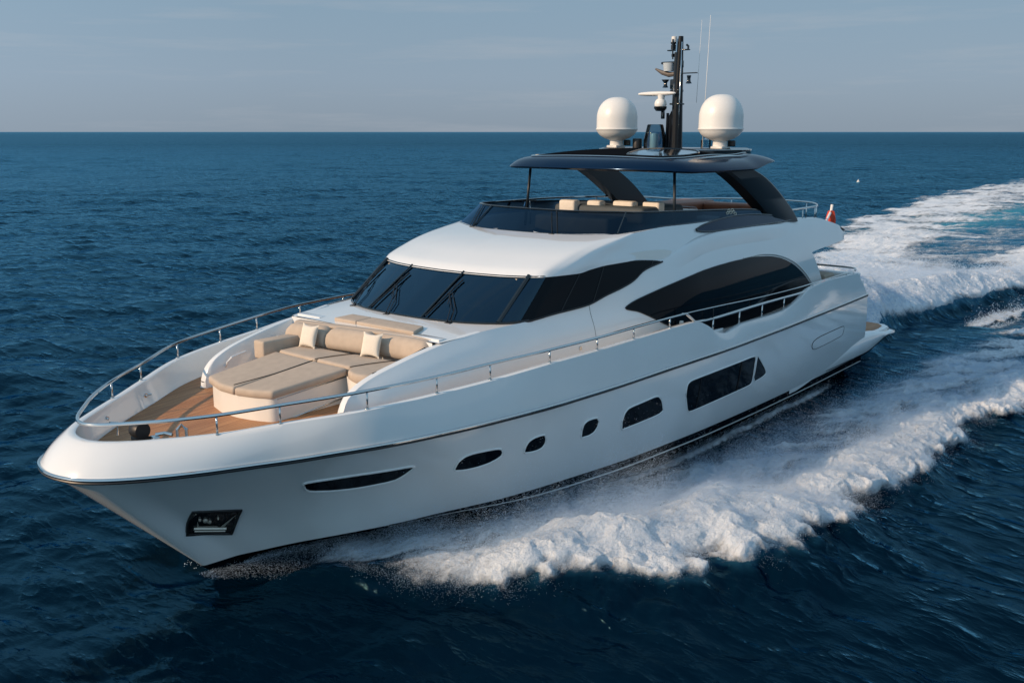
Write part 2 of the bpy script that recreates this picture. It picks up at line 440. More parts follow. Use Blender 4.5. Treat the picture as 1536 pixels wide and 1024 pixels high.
# where the fly base meets, station by station (front -> tip at x=-11.5)
fi = two(Fc[:7], 5, 26, 40)
fi[26:, 0] = np.linspace(fi[26, 0], -11.5, 41); 
Ff = pchip([p[0] for p in Fc[4:]], [p[2] for p in Fc[4:]])
for k in range(26, 67): fi[k, 2] = Ff(fi[k, 0]); fi[k, 1] = S(fi[k, 0], fi[k, 2])
for k in range(0, 26): pass
for c in (gb, gt):
    for k in range(26, 67):
        w = ss(26, 32, k); c[k, 1] = (1 - w) * c[k, 1] + w * S(c[k, 0], c[k, 2])
sb = MB()
# (a) lower side: from deck to glass bottom / ridge
def ridge(x):
    return None
Rg = [(-1.60, 2.45, 3.22), (-1.68, 2.45, 3.45), (-1.80, 2.43, 3.62), (-2.08, 2.43, 3.80), (-2.45, 2.44, 3.94), (-3.1, 2.48, 4.10), (-3.85, 2.52, 4.25), (-4.7, 2.58, 4.38), (-5.6, 2.70, 4.47), (-6.3, 2.80, 4.50), (-6.81, 2.87, 4.52)]
rg = crom(Rg, 50)
wprof = pchip([0, .43, .71, 1], [0, .13, .43, 1])
side = []
for p in rg:
    x = p[0]; yb = float(ybf(x)); zb = 3.10; r = []
    noser = ss(-1.60, -2.6, x)
    yb = p[1] + (yb - p[1]) * max(.0, noser) ** .5 if x > -2.6 else yb
    for k in range(21):
        v = k / 20; w = float(wprof(v))
        r.append((x + .0, yb + (p[1] - yb) * w, zb + (p[2] - zb) * v))
    side.append(r)
# side from -6.81 aft to tip: bottom curve straight, top = gb
for k in range(27, 67):
    xt, zt = gb[k, 0], gb[k, 2]; xb = -6.81 + (xt + 6.81) * 1.0; r = []
    for j in range(21):
        v = j / 20; z = 3.10 + (zt - 3.10) * v
        r.append((xb + (xt - xb) * v, S(xb + (xt - xb) * v, z), z))
    side.append(r)
sb.grid(side); sb.grid([[mir(p) for p in r] for r in side], flip=True)
# (b) brow band between glass top and fly base
brow = []
for k in range(67):
    a, b = gt[k], fi[k]; r = []
    w = ss(28, 60, k)
    d = b - a; L = np.linalg.norm(d)
    nrm = np.array([1.0, 0, 0]) if k < 26 else np.array([0, 1.0, 0])
    wf = 1 - ss(14, 34, k)
    out = np.array([.45 * wf, .35 * (1 - wf) + .0, .8])
    for j in range(17):
        v = j / 16
        p = a + d * v + out * .17 * math.sin(PI * v ** .8) * (1 - w)
        q = np.array([a[0] + d[0] * v, 0, a[2] + d[2] * v]); q[1] = S(q[0], q[2])
        p = p * (1 - w) + q * w
        # flick the fly base up to the screen
        r.append(tuple(p))
    lip = .075 * (1 - ss(40, 60, k)); ol = np.array([.8 * wf + .1, .6 * (1 - wf), -.25])
    r0 = np.array(r[0])
    front = [tuple(r0 - np.array([0, 0, .035 * (1 - ss(40, 66, k))])), tuple(r0 + ol * lip), ]
    r = [front[0], front[1]] + [tuple(np.array(q_) + ol * lip * max(0, 1 - j_ / 5.) * .9 + np.array([0, 0, .03]) * max(0, 1 - j_ / 3.) * lip / .075) for j_, q_ in enumerate(r[1:])]
    brow.append(r)
sb.grid(brow); sb.grid([[mir(p) for p in r] for r in brow], flip=True)
# (c) side aft of the glass tip to the slanting aft pillar; (d) overhang wing
aft = []
NA = 80
zFa = lambda x: float(Ff(x))
for k in range(NA + 1):
    u = k / NA
    xb = -11.5 + (-22.3 + 11.5) * u; xt = -11.5 + (-20.0 + 11.5) * u; r = []
    for j in range(29):
        v = j / 28; z = 3.10 + (zFa(xt) - 3.10) * v; x = xb + (xt - xb) * v
        r.append((x, S(x, z), z))
    aft.append(r)
sb.grid(aft); sb.grid([[mir(p) for p in r] for r in aft], flip=True)
Ub = [(-20.83, 4.80), (-21.1, 4.84), (-21.6, 4.86), (-22.6, 4.89), (-23.8, 4.94), (-24.6, 4.98), (-24.97, 5.06)]
ub = crom([(a, 0, b) for a, b in Ub], 31)
wing = []
for k in range(31):
    u = k / 30; x0, z0 = ub[k, 0], ub[k, 2]; x1 = -20.0 + (-24.95 + 20.0) * u; z1 = zFa(x1); r = []
    for j in range(13):
        v = j / 12; x = x0 + (x1 - x0) * v; z = z0 + (z1 - z0) * v
        tip = ss(.8, 1, u) * .25
        r.append((x, S(x, z) - tip * (1 - math.sin(PI * v) * .8), z))
    wing.append(r)
sb.grid(wing); sb.grid([[mir(p) for p in r] for r in wing], flip=True)
# pillar thickness (aft faces) and underside of the overhang
sb.grid([[p for p in aft[-1][:20]], [(p[0] - .02, p[1] - .35, p[2]) for p in aft[-1][:20]]])
sb.grid([[mir(p) for p in aft[-1][:20]], [mir((p[0] - .02, p[1] - .35, p[2])) for p in aft[-1][:20]]])
sb.grid([[r[0] for r in wing], [(r[0][0], 0, r[0][2] + .02) for r in wing], [mir(r[0]) for r in wing]])
sb.grid([[p for p in wing[-1]], [(p[0] - .12, p[1] * .5, p[2]) for p in wing[-1]], [(p[0] - .15, 0, p[2]) for p in wing[-1]], [(p[0] - .12, -p[1] * .5, p[2]) for p in wing[-1]], [mir(p) for p in wing[-1]]])
superst = sb.build('superstructure', WHITE, yacht, sharp=45)

# trunk top ahead of the windshield, coaming caps and inner faces, sofa well
tb = MB()
tr = []
for k in range(20):
    u = k / 19
    for_y = []
    xs = -4.22 - u * 1.3
    row = []
    for j in range(15):
        q = -1 + 2 * j / 14
        # front edge straight-ish, rear edge follows the windshield base
        yy = q * (2.50 + .34 * u)
        xf = -4.12 - .10 * q * q
        xr = np.interp(abs(yy), [p[1] for p in Gb[:6]], [p[0] for p in Gb[:6]]) - .12
        x = xf + (xr - xf) * u
        row.append((x, yy, 4.36 + .14 * u + .02 * (1 - q * q)))
    tr.append(row)
tb.grid(tr)
# caps of coamings: from ridge inward 0.14 then down
for s_ in (1, -1):
    cr_ = []
    for p in rg:
        if p[0] < -5.4: break
        k = 1.0
        zi = 3.05 
        wdt = .15
        cr_.append([(p[0], p[1] * s_, p[2]), (p[0], (p[1] - .03) * s_, p[2] + .012), (p[0], (p[1] - wdt) * s_, p[2] + .01), (p[0], (p[1] - wdt - .02) * s_, p[2] - .02), (p[0], (p[1] - wdt - .05) * s_, min(zi, p[2] - .03))])
    tb.grid(cr_, flip=s_ < 0)
for s_ in (1, -1):
    o_ = side[0]; n_ = []
    for k in range(21):
        v = k / 20; a_ = np.array(o_[k]); b_ = np.array((o_[k][0], rg[0][1] - .20, o_[k][2])); r = []
        for j in range(7):
            t_ = j / 6; p = a_ + (b_ - a_) * t_; r.append((p[0] + .07 * math.sin(PI * t_) * (1 - .6 * v), s_ * p[1], p[2]))
        n_.append(r)
    tb.grid(n_)
tb.grid([[(-4.13, -2.4, 3.05), (-4.13, 0, 3.05), (-4.13, 2.4, 3.05)], [(-4.13, -2.4, 4.36), (-4.12, 0, 4.38), (-4.13, 2.4, 4.36)]])
for s_ in (1, -1):
    tb.box((-4.42, s_ * 2.0, 4.385), (.22, .85, .04), bev=.012)
tb.build('trunk_top', WHITE, yacht, sharp=45)

exec_marker = 0
# ---- windows
def surf_cast(o):
    o_me = o.data
    return BVHTree.FromPolygons([v.co.copy() for v in o_me.vertices], [tuple(p.vertices) for p in o_me.polygons])
bvh_hull = surf_cast(hull); bvh_sup = surf_cast(superst)
# ---- END BVH
def lay(bvh, x, z, side=1, off=0.0):
    h = bvh.ray_cast(Vector((x, 12 * side, z)), Vector((0, -side, 0)))
    if h[0] is None: return None
    n = h[1] if h[1].y * side > 0 else -h[1]
    return h[0] + n * off
def dens(poly, step=.12):
    out = []
    for i, a in enumerate(poly):
        b = poly[(i + 1) % len(poly)]
        L = math.hypot(b[0] - a[0], b[1] - a[1]); n = max(1, int(L / step))
        for k in range(n): out.append((a[0] + (b[0] - a[0]) * k / n, a[1] + (b[1] - a[1]) * k / n))
    return out
def panel(bvh, poly, side, off, b=None):
    """a panel that follows the surface: fill polygon, subdivide, drape"""
    poly = dens(poly)
    bm = bmesh.new()
    vs = [bm.verts.new((p[0], 0, p[1])) for p in poly]
    f = bm.faces.new(vs)
    bmesh.ops.triangulate(bm, faces=[f])
    for _ in range(2):
        es = [e for e in bm.edges if e.calc_length() > .3]
        if not es: break
        bmesh.ops.subdivide_edges(bm, edges=es, cuts=1)
        bmesh.ops.triangulate(bm, faces=bm.faces[:])
    bm.verts.ensure_lookup_table(); bm.verts.index_update()
    out = []
    for v in bm.verts:
        q = lay(bvh, v.co.x, v.co.z, side, off)
        out.append(q if q is not None else Vector((v.co.x, 3.5 * side, v.co.z)))
    fs = [[v.index for v in f.verts] for f in bm.faces]; bm.free()
    return out, fs
def smoothpoly(poly, it=2):
    for _ in range(it):
        q = []
        for i, a in enumerate(poly):
            b = poly[(i + 1) % len(poly)]
            q.append((a[0] * .8 + b[0] * .2, a[1] * .8 + b[1] * .2)); q.append((a[0] * .2 + b[0] * .8, a[1] * .2 + b[1] * .8))
        poly = q
    return poly
def hull_window(name, poly, bvh, glass=GLASSB, rim=.022, smooth=1, rimmat=WHITE, sides=(1, -1), off=.006):
    poly = smoothpoly(poly, smooth) if smooth else poly
    for s_ in sides:
        v, f = panel(bvh, poly, s_, off)
        o = mesh(name, v, f, glass, yacht)
        if rim:
            ring = [lay(bvh, p[0], p[1], s_, .004) for p in dens(poly, .08)]
            ring = [p for p in ring if p is not None]
            MB().tube(ring, rim, 6, closed=True).build('window_frame', rimmat, o)
    return

def fpanel(poly, side, off, fn=S):
    """panel laid by the side function instead of by rays"""
    poly = dens(poly); bm = bmesh.new()
    f = bm.faces.new([bm.verts.new((p[0], 0, p[1])) for p in poly])
    bmesh.ops.triangulate(bm, faces=[f])
    for _ in range(4):
        es = [e for e in bm.edges if e.calc_length() > .22]
        if not es: break
        bmesh.ops.subdivide_edges(bm, edges=es, cuts=1); bmesh.ops.triangulate(bm, faces=bm.faces[:])
    bm.verts.ensure_lookup_table(); bm.verts.index_update()
    v = [(p.co.x, side * (fn(p.co.x, p.co.z) + off), p.co.z + off * .3) for p in bm.verts]
    fs = [[q.index for q in f.verts] for f in bm.faces]; bm.free(); return v, fs

PH = [[(-3.68, 1.91), (-3.65, 2.04), (-3.66, 2.16), (-3.74, 2.26), (-3.92, 2.3), (-4.19, 2.3), (-4.48, 2.29), (-4.62, 2.25), (-4.69, 2.16), (-4.69, 2.07), (-4.6, 2.0), (-4.42, 1.93), (-4.16, 1.89), (-3.91, 1.88)],
      [(-5.29, 2.0), (-5.27, 2.15), (-5.31, 2.28), (-5.43, 2.34), (-5.61, 2.36), (-5.74, 2.35), (-5.82, 2.25), (-5.85, 2.12), (-5.8, 2.01), (-5.66, 1.97), (-5.47, 1.97)],
      [(-6.98, 1.98), (-6.93, 2.19), (-6.94, 2.35), (-7.05, 2.41), (-7.24, 2.42), (-7.39, 2.4), (-7.47, 2.3), (-7.48, 2.15), (-7.41, 2.03), (-7.26, 1.98), (-7.09, 1.98)],
      [(-8.45, 1.85), (-8.38, 2.07), (-8.4, 2.28), (-8.5, 2.38), (-8.66, 2.41), (-9.13, 2.43), (-9.61, 2.46), (-9.78, 2.43), (-9.95, 2.29), (-10.07, 2.09), (-10.1, 1.97), (-9.93, 1.91), (-9.31, 1.88), (-8.65, 1.86)]]
for p in PH: hull_window('porthole', p, bvh_hull, rim=.024)
BIG = [(-11.14, 2.04), (-11.06, 2.28), (-11.07, 2.48), (-11.22, 2.55), (-11.85, 2.56), (-12.73, 2.57), (-13.69, 2.57), (-14.78, 2.57), (-14.88, 2.5), (-14.93, 2.1), (-14.97, 1.74), (-14.85, 1.68), (-13.86, 1.67), (-12.9, 1.66), (-12.18, 1.65), (-11.47, 1.64), (-11.33, 1.72)]
TRI = [(-14.985, 2.53), (-15.08, 2.49), (-15.48, 2.20), (-15.80, 1.95), (-15.86, 1.84), (-15.70, 1.77), (-15.04, 1.72)]
hull_window('hull_window', BIG, bvh_hull, rim=.020)
hull_window('hull_window', TRI, bvh_hull, rim=.016)
SLOT = [(-0.86, 2.10), (-0.95, 2.13), (-1.56, 2.17), (-2.24, 2.2), (-2.68, 2.23), (-2.77, 2.19), (-2.67, 1.98), (-2.55, 1.86), (-2.0, 1.78), (-1.54, 1.78), (-1.12, 1.84), (-0.98, 1.93)]
hull_window('bow_window', SLOT, bvh_hull, rim=.026)
# vertical mullion in the big hull window
for s_ in (1, -1):
    for x in (-14.0, -11.75):
        q = [lay(bvh_hull, x, z, s_, .014) for z in np.linspace(1.70, 2.53, 6)]
        MB().tube(q, .018 if x < -12 else .008, 5).build('window_mullion', RUBBER, yacht)
# side intake plate on the quarter, sculpted spray knuckle
VENT = [(-19.33, 2.04), (-19.34, 2.17), (-19.6, 2.24), (-19.97, 2.27), (-20.91, 2.27), (-22.22, 2.26), (-22.34, 2.2), (-22.34, 2.07), (-22.25, 1.92), (-21.41, 1.9), (-20.46, 1.89), (-19.71, 1.89), (-19.46, 1.94)]
for s_ in (1, -1):
    v, f = panel(bvh_hull, VENT, s_, .010)
    o = mesh('engine_room_hatch', v, f, WHITE, yacht)
    MB().tube([lay(bvh_hull, a, b, s_, .006) for a, b in dens(smoothpoly(VENT, 1), .1)], .012, 5, closed=True).build('hatch_seal', RUBBER, o)

# anchor pockets
POC = [(0.72, 1.66), (-0.13, 1.53), (-0.21, 0.85), (0.64, 1.03)]
POC = [(0.70, 1.645), (-0.12, 1.53), (-0.21, 0.87), (0.62, 1.03)]
for s_ in (1, -1):
    v, f = panel(bvh_hull, POC, s_, .006)
    o = mesh('anchor_pocket', v, f, BLACK, yacht)
    c4 = [lay(bvh_hull, a, b, s_, .012) for a, b in dens(POC, .1)]
    MB().tube(c4, .030, 6, closed=True).build('pocket_frame', RUBBER, o)
    def L(u, w, off=.02):
        a = [POC[0][k] + (POC[1][k] - POC[0][k]) * u for k in (0, 1)]; b = [POC[3][k] + (POC[2][k] - POC[3][k]) * u for k in (0, 1)]
        return lay(bvh_hull, a[0] + (b[0] - a[0]) * w, a[1] + (b[1] - a[1]) * w, s_, off)
    an = MB()
    an.tube([L(.16, .76), L(.84, .76)], [.035, .035], 8)
    an.tube([L(.18, .87), L(.84, .87)], .018, 8)
    an.add([L(.68, .72, .03), L(.76, .74, .03), L(.93, .16, .03)], [(0, 1, 2)])
    an.add([L(.22, .72, .03), L(.30, .74, .03), L(.18, .40, .03)], [(0, 1, 2)])
    an.add([L(.2, .72, .028), L(.24, .64, .028), L(.62, .62, .028), L(.70, .72, .028)], [(0, 1, 2, 3)])
    for u, w, r in ((.34, .40, .05), (.44, .44, .032), (.22, .36, .028), (.58, .30, .02)):
        an.tube([L(u, w, .01), L(u, w, .05)], [r, r * .8], 12)
    an.tube([L(.36, .42, .03), L(.46, .5, .03)], .018, 6)
    an.build('anchor', mat('anchor_steel', (.62, .56, .48), .3, 0.6), o)

# stern knuckle / sponson and swim platform
for s_ in (1, -1):
    sp = MB(); rws = []
    for i in range(30):
        u = i / 29; x = -18.4 - 9.6 * u
        y0 = float(yP(x)) if x > -25.2 else 3.3
        w = ss(0, .75, u) ** 1.2
        zt = .90 + .56 * ss(0, .7, u) - .24 * ss(.72, 1, u)
        zb = float(zP(max(x, -25.2))) + (.42 * ss(.70, 1, u))
        out = .02 + .20 * w
        top_in = y0 - .12 + (.05 if x > -25.2 else .0)
        rws.append([(x, s_ * (top_in), zt + .02), (x, s_ * (y0 + .02 + out * .35), zt), (x, s_ * (y0 + out * .8), zt - .10 - .18 * (1 - w)), (x, s_ * (y0 + out * .75), zb + .20), (x, s_ * (y0 + out * .3), zb + .09), (x, s_ * (y0 - .15), zb + .06)])
    sp.grid(rws); e = rws[-1]; sp.add(e, [tuple(range(len(e)))])
    spo = sp.build('sponson', WHITE, yacht, sharp=60)
    MB().tube([(r[4][0], r[4][1] + s_ * .02, r[4][2] + .03) for r in rws[18:]], .035, 6).build('sponson_stripe', ANTIFOUL, spo)
pf = [(-25.25, 3.28), (-27.3, 3.34), (-27.9, 3.25), (-28.25, 2.95), (-28.35, 2.0), (-28.4, 0)]
pf = pf + [mir((a, b, 0))[:2] for a, b in pf[-2::-1]]
plat = MB().prism([(a, b, 1.20) for a, b in pf], (0, 0, .14)).build('swim_platform', WHITE, yacht)
MB().prism([(a * .998 + .0, b * .93, 1.344) for a, b in pf], (0, 0, .012)).build('platform_teak', TEAK, plat)
rail_pts = [(a, b + (.02 if b > 0 else -.02 if b < 0 else 0), 1.27) for a, b in pf]
MB().tube(rail_pts, .035, 8).build('platform_fender', STEEL, plat)
MB().box((-25.23, 0, 2.3), (.12, 6.4, 2.2)).build('transom_wall', WHITE, yacht)
MB().box((-25.30, 0, 2.1), (.05, 3.0, 1.0), bev=.02).build('garage_door', DARKGREY, yacht)

# salon glass, bridge glass, windshield
SAL = [(-9.88, 4.46), (-10.21, 4.58), (-10.83, 4.71), (-11.49, 4.83), (-12.22, 4.94), (-13.06, 5.04), (-13.98, 5.1), (-14.97, 5.13), (-16.28, 5.12), (-17.46, 5.03), (-18.27, 4.89), (-19.15, 4.61), (-19.96, 4.21), (-20.57, 3.81), (-20.45, 3.62), (-19.42, 3.50), (-17.99, 3.42), (-15.92, 3.38), (-14.3, 3.38), (-13.37, 3.40), (-12.66, 3.48), (-11.82, 3.68), (-11.3, 3.88), (-10.73, 4.15), (-10.33, 4.33), (-9.94, 4.42)]
for s_ in (1, -1):
    v, f = fpanel(smoothpoly(SAL, 1), s_, .03)
    o = mesh('salon_window', v, f, GLASSB, yacht)
    ring = [(p[0], s_ * (S(p[0], p[1]) + .012), p[1]) for p in dens(smoothpoly(SAL, 1), .15)]
    MB().tube(ring, .020, 6, closed=True).build('window_seal', RUBBER, o)
    arc = [(a, s_ * (S(a, b) + .03), b) for a, b in [(-15.6, 5.16), (-16.6, 5.16), (-17.6, 5.08), (-18.45, 4.92), (-19.3, 4.64), (-20.1, 4.22), (-20.72, 3.80)]]
    MB().tube(crom(arc, 30), .02, 6).build('window_trim', STEEL, o)
    OV = [(-13.3, 6.10), (-13.8, 6.20), (-14.4, 6.26), (-15, 6.30), (-16, 6.33), (-17.2, 6.28), (-18.4, 6.18), (-19.6, 6.03), (-20.4, 5.94), (-19.15, 5.94), (-17.86, 5.96), (-16.5, 5.98), (-15.53, 5.99), (-14.4, 6.0), (-13.75, 6.03)]
    v, f = fpanel(smoothpoly(OV, 1), s_, .03)
    o = mesh('side_intake', v, f, NAVY, yacht)
    MB().tube([(p[0], s_ * (S(p[0], p[1]) + .035), p[1] + .01) for p in dens(smoothpoly(OV, 1), .15)], .022, 6, closed=True).build('intake_trim', BLACK, o)
    # seams and creases on the side
    MB().tube([(-8.72, s_ * (S(-8.72, z) + .001), z) for z in np.linspace(3.2, 4.66, 12)], .006, 4).build('panel_seam', RUBBER, yacht)
    cl = crom([(-11.55, 0, 5.46), (-12.0, 0, 5.60), (-12.7, 0, 5.79), (-13.5, 0, 5.93), (-14.8, 0, 6.0), (-16.5, 0, 5.98), (-18.2, 0, 5.93), (-19.8, 0, 5.86)], 60)
    rws = []
    for i, p in enumerate(cl):
        k = ss(0, 12, i) * (1 - ss(40, 59, i)); r = []
        for dz, o_ in ((.02, -.01), (.0, .018), (-.02, .05), (-.06, .062), (-.14, .055), (-.26, .035), (-.40, .012), (-.50, -.01)):
            z = p[2] + dz; r.append((p[0], s_ * (S(p[0], z) + o_ * k - .004 * (1 - k)), z))
        rws.append(r)
    MB().grid(rws).build('wing_crease', WHITE, yacht, sharp=75)
    RC = [(-8.75, 5.585), (-9.24, 5.66), (-9.86, 5.71), (-10.44, 5.75), (-11.07, 5.76), (-11.65, 5.74), (-12.0, 5.68), (-11.85, 5.58), (-11.5, 5.50), (-10.37, 5.60), (-9.46, 5.60)]
    v, f = fpanel(smoothpoly(RC, 1), s_, .006)
    mesh('brow_recess', v, f, CREAM, yacht)

def W(y, v, off=0.0):
    """point on the windshield at half breadth y and height share v"""
    a = abs(y)
    pb = np.array([np.interp(a, gb[:27, 1], gb[:27, 0]), a, np.interp(a, gb[:27, 1], gb[:27, 2])])
    ya = a * (gt[26, 1] / gb[26, 1])
    pt = np.array([np.interp(ya, gt[:27, 1], gt[:27, 0]), ya, np.interp(ya, gt[:27, 1], gt[:27, 2])])
    p = pb + (pt - pb) * v; p[0] += off * .6; p[2] += off * .8
    if y < 0: p[1] = -p[1]
    return tuple(p)
ws = MB(); rws = []
for k in range(-26, 27):
    a, b = gb[abs(k)].copy(), gt[abs(k)].copy()
    r = []
    for j in range(7):
        p = a + (b - a) * (j / 6); q = (p[0] + .03 * math.sin(PI * j / 6), p[1] if k >= 0 else -p[1], p[2]); r.append(q)
    rws.append(r)
ws.grid(rws); wshield = ws.build('windshield', WSGLASS, yacht)
for y in (-1.15, .74): MB().tube([W(y, v, .035) for v in np.linspace(0, 1, 8)], .022, 6).build('windshield_mullion', BLACK, wshield)
for y in (-2.5, 2.5):
    MB().tube([W(y, v, .03) for v in np.linspace(0, 1, 8)], .05, 6).build('windshield_post', BLACK, wshield)
MB().tube([W(y, .0, .02) for y in np.linspace(-2.85, 2.85, 60)], .032, 6).build('windshield_gasket', BLACK, wshield)
MB().tube([W(y, .985, .015) for y in np.linspace(-2.85, 2.85, 60)], .022, 6).build('windshield_gasket', BLACK, wshield)
for s_ in (1, -1):
    rws = []
    for k in range(24, 67):
        a, b = gb[k].copy(), gt[k].copy(); r = []
        for j in range(7):
            p = a + (b - a) * (j / 6); w = ss(26, 32, k)
            yy = p[1] + (S(p[0], p[2]) - p[1]) * w + .012 + .03 * ss(30, 24, k) * 0
            r.append((p[0] + (.035 if k < 28 else 0), s_ * yy, p[2]))
        rws.append(r)
    bg_ = MB(); bg_.grid(rws); bgl = bg_.build('bridge_window', GLASSB, yacht)
    for kk in (34, 43, 62):
        MB().tube([(rws[kk - 24][j][0], rws[kk - 24][j][1] + s_ * .004, rws[kk - 24][j][2]) for j in range(7)], .014, 5).build('window_mullion', RUBBER, bgl)
    MB().tube([(r[0][0], r[0][1], r[0][2]) for r in rws], .024, 6).build('window_seal', RUBBER, bgl)
# wipers
for yb, yblade in ((-1.85, -2.36), (-.32, -1.02), (1.55, .86)):
    w_ = MB()
    for d in (-.05, .05):
        w_.tube([W(yb + d, -.03, .05), W(yb + (yblade - yb) * .25 + d, .25, .10), W(yblade + .12 + d, .52, .09)], .011, 5)
    w_.tube([W(yblade + .30, .30, .06), W(yblade + .12, .52, .09), W(yblade + .05, .7, .08)], .010, 5)
    w_.tube([W(yblade - .02, .04, .05), W(yblade + .04, .4, .055), W(yblade + .10, .82, .05)], .020, 5)
    b0 = Vector(W(yb, -.05, .03)); w_.box(b0, (.10, .18, .06), bev=.015)
    w_.build('wiper', RUBBER, wshield)
# cabin behind the windshield
cb = MB()
cb.box((-6.6, 0, 4.42), (1.6, 4.9, .10), bev=.03)
cb.box((-9.2, 0, 4.8), (.1, 5.6, 1.6)); cb.box((-7.4, 0, 4.05), (3.6, 5.4, .05))
cb.build('bridge_interior', mat('dark_interior', (.02, .022, .025), .6), yacht)
bi = MB()
bi.tube([(-7.25, -1.35, 5.32), (-7.2, -1.3, 4.95), (-6.9, -1.0, 4.72), (-6.4, -1.2, 4.58)], .07, 8)
bi.tube([(-7.5, .35, 5.34), (-7.4, .45, 4.9)], .06, 8)
bi.tube([(-7.12, y, 5.33) for y in np.linspace(-2.2, 2.2, 12)], .05, 6)
bi.box((-7.9, 1.2, 4.75), (.5, .6, .7), bev=.08); bi.box((-7.9, -.4, 4.75), (.5, .6, .7), bev=.08)
bi.build('cabin_trim', BEIGEI, yacht)

# ---- flybridge: floor, coaming inside, smoked screen, seats, rails
ff = MB(); fr_ = []
for x in np.linspace(-9.75, -24.7, 60):
    y = max(.02, np.interp(-x, [-p[0] for p in Fc], [p[1] for p in Fc])) - .03
    z = 5.72 if x > -20 else min(5.72, zFa(x) - .03)
    fr_.append([(x, y * k / 4, z) for k in range(-4, 5)])
ff.grid(fr_); ff.build('flybridge_floor', DARKGREY, yacht)
ci = MB()
for s_ in (1, -1):
    ci.grid([[(p[0], s_ * p[1], p[2]), (p[0] - .03, s_ * (p[1] - .10), p[2] + .02), (p[0] - .1, s_ * (p[1] - .16), p[2] - .03), (p[0] - .12, s_ * (p[1] - .18), 5.6)] for p in crom(Fc[1:13], 60)])
ci.build('flybridge_coaming', WHITE, yacht)
FT = [(-10.25, 0, 6.70), (-10.28, .8, 6.70), (-10.42, 1.6, 6.70), (-10.72, 2.25, 6.70), (-11.2, 2.68, 6.68), (-12.4, 2.93, 6.65), (-13.7, 2.95, 6.60), (-15.2, 2.88, 6.53), (-16.8, 2.80, 6.45), (-18.0, 2.76, 6.36)]
FB = [(-9.5, 0, 6.16), (-9.55, .7, 6.16), (-9.7, 1.5, 6.16), (-9.97, 2.2, 6.17), (-10.4, 2.75, 6.19), (-12.2, 2.99, 6.27), (-13.6, 3.01, 6.27), (-15.0, 2.95, 6.26), (-16.5, 2.87, 6.26), (-17.9, 2.80, 6.20)]
ft, fb = crom(FT, 70), crom(FB, 70)
rws = []
for k in range(-69, 70):
    a, b = fb[abs(k)], ft[abs(k)]; s_ = 1 if k >= 0 else -1
    rws.append([((a + (b - a) * v)[0], s_ * (a + (b - a) * v)[1], (a + (b - a) * v)[2]) for v in np.linspace(0, 1, 6)])
fs_ = MB().grid(rws).build('flybridge_screen', FLYGLASS, yacht)
MB().tube([r[-1] for r in rws], .028, 6).build('screen_rim', BLACK, fs_)
MB().tube([r[0] for r in rws], .022, 6).build('screen_gasket', BLACK, fs_)
def FW(y, v, off=.02):
    k = int(np.argmin(np.abs(fb[:40, 1] - abs(y)))); a, b = fb[k], ft[k]; p = a + (b - a) * v
    return (p[0] + off * .6, math.copysign(p[1], y), p[2] + off)
for y in (-1.62, 2.68): MB().tube([FW(y, v) for v in (0, .5, 1)], .016, 5).build('screen_mullion', BLACK, fs_)
for y in (1.25, -1.7):
    w_ = MB(); w_.tube([FW(y + .06, -.02, .03), FW(y - .35, .95, .03)], .013, 5); w_.tube([FW(y - .08, -.02, .03), FW(y - .45, .9, .03)], .010, 5)
    w_.box(FW(y, -.05, .02), (.08, .16, .04), bev=.01); w_.build('wiper', RUBBER, fs_)
# small bright emblem at the aft end of the screen
em = MB()
for i, (dx, dz) in enumerate([(0, 0), (-.20, .0), (-.40, .0), (-.08, .07), (-.30, .07), (-.50, -.05)]):
    c = Vector((-15.55 + dx, 0, 6.50 + dz))
    yy = float(np.interp(-c.x, -ft[::-1, 0] if False else [-p[0] for p in FT[4:]], [p[1] for p in FT[4:]])) + .035
    em.tube([(c.x + .075 * math.cos(a), yy, c.z - .08 + .035 * math.sin(a)) for a in np.linspace(0, 2 * PI, 11)[:-1]], .012, 5, closed=True)
em.build('emblem', mat('pale_metal', (.75, .68, .55), .4), fs_)
# seats with forward facing backs, sun pad, wet bar, brown aft sofa
fs2 = MB()
for y in (-1.08, -.34, .46, 1.22):
    w = .58 if y not in (-.34,) else .48
    fs2.box((-13.2 - .42 * (y + 1.3), y, 6.56), (.34, w + (.12 if y == .46 else 0), .36), bev=.07)
fs2.build('helm_backrest', PILLOWM, yacht)
g_ = MB(); g_.box((-14.4, -.1, 6.38), (2.2, 3.2, .46), bev=.12); g_.box((-12.4, 0, 6.15), (1.0, 2.6, .5), bev=.1)
g_.build('covered_console', vary(mat('grey_cover', (.06, .075, .085), .75), .1, 4), yacht)
b_ = MB(); b_.box((-17.2, .1, 6.2), (.5, 1.4, .4), bev=.06); b_.box((-18.4, 2.25, 6.12), (3.4, .6, .42), bev=.1); b_.box((-19.8, -1.4, 6.1), (3.0, 1.3, .5), bev=.1)
b_.box((-20.6, .6, 6.1), (.6, 2.6, .46), bev=.1)
b_.build('aft_lounge', LEATHER, yacht)
MB().box((-16.3, .8, 6.36), (.7, 1.0, .06), bev=.02).build('bar_counter', CREAM, yacht)
rp = [(-12.0, -2.85, 6.66), (-13.6, -2.86, 6.66), (-16.7, -2.82, 6.60), (-19.6, -2.78, 6.46), (-21.9, -2.66, 6.28), (-22.9, -2.3, 6.25), (-23.8, -1.5, 6.25), (-24.2, 0, 6.25), (-23.8, 1.5, 6.25), (-22.9, 2.28, 6.25), (-21.9, 2.66, 6.25), (-20.7, 2.72, 6.25), (-19.2, 2.74, 6.24)]
rail = MB().tube(crom(rp, 90), .030, 8).build('flybridge_rail', STEEL, yacht)
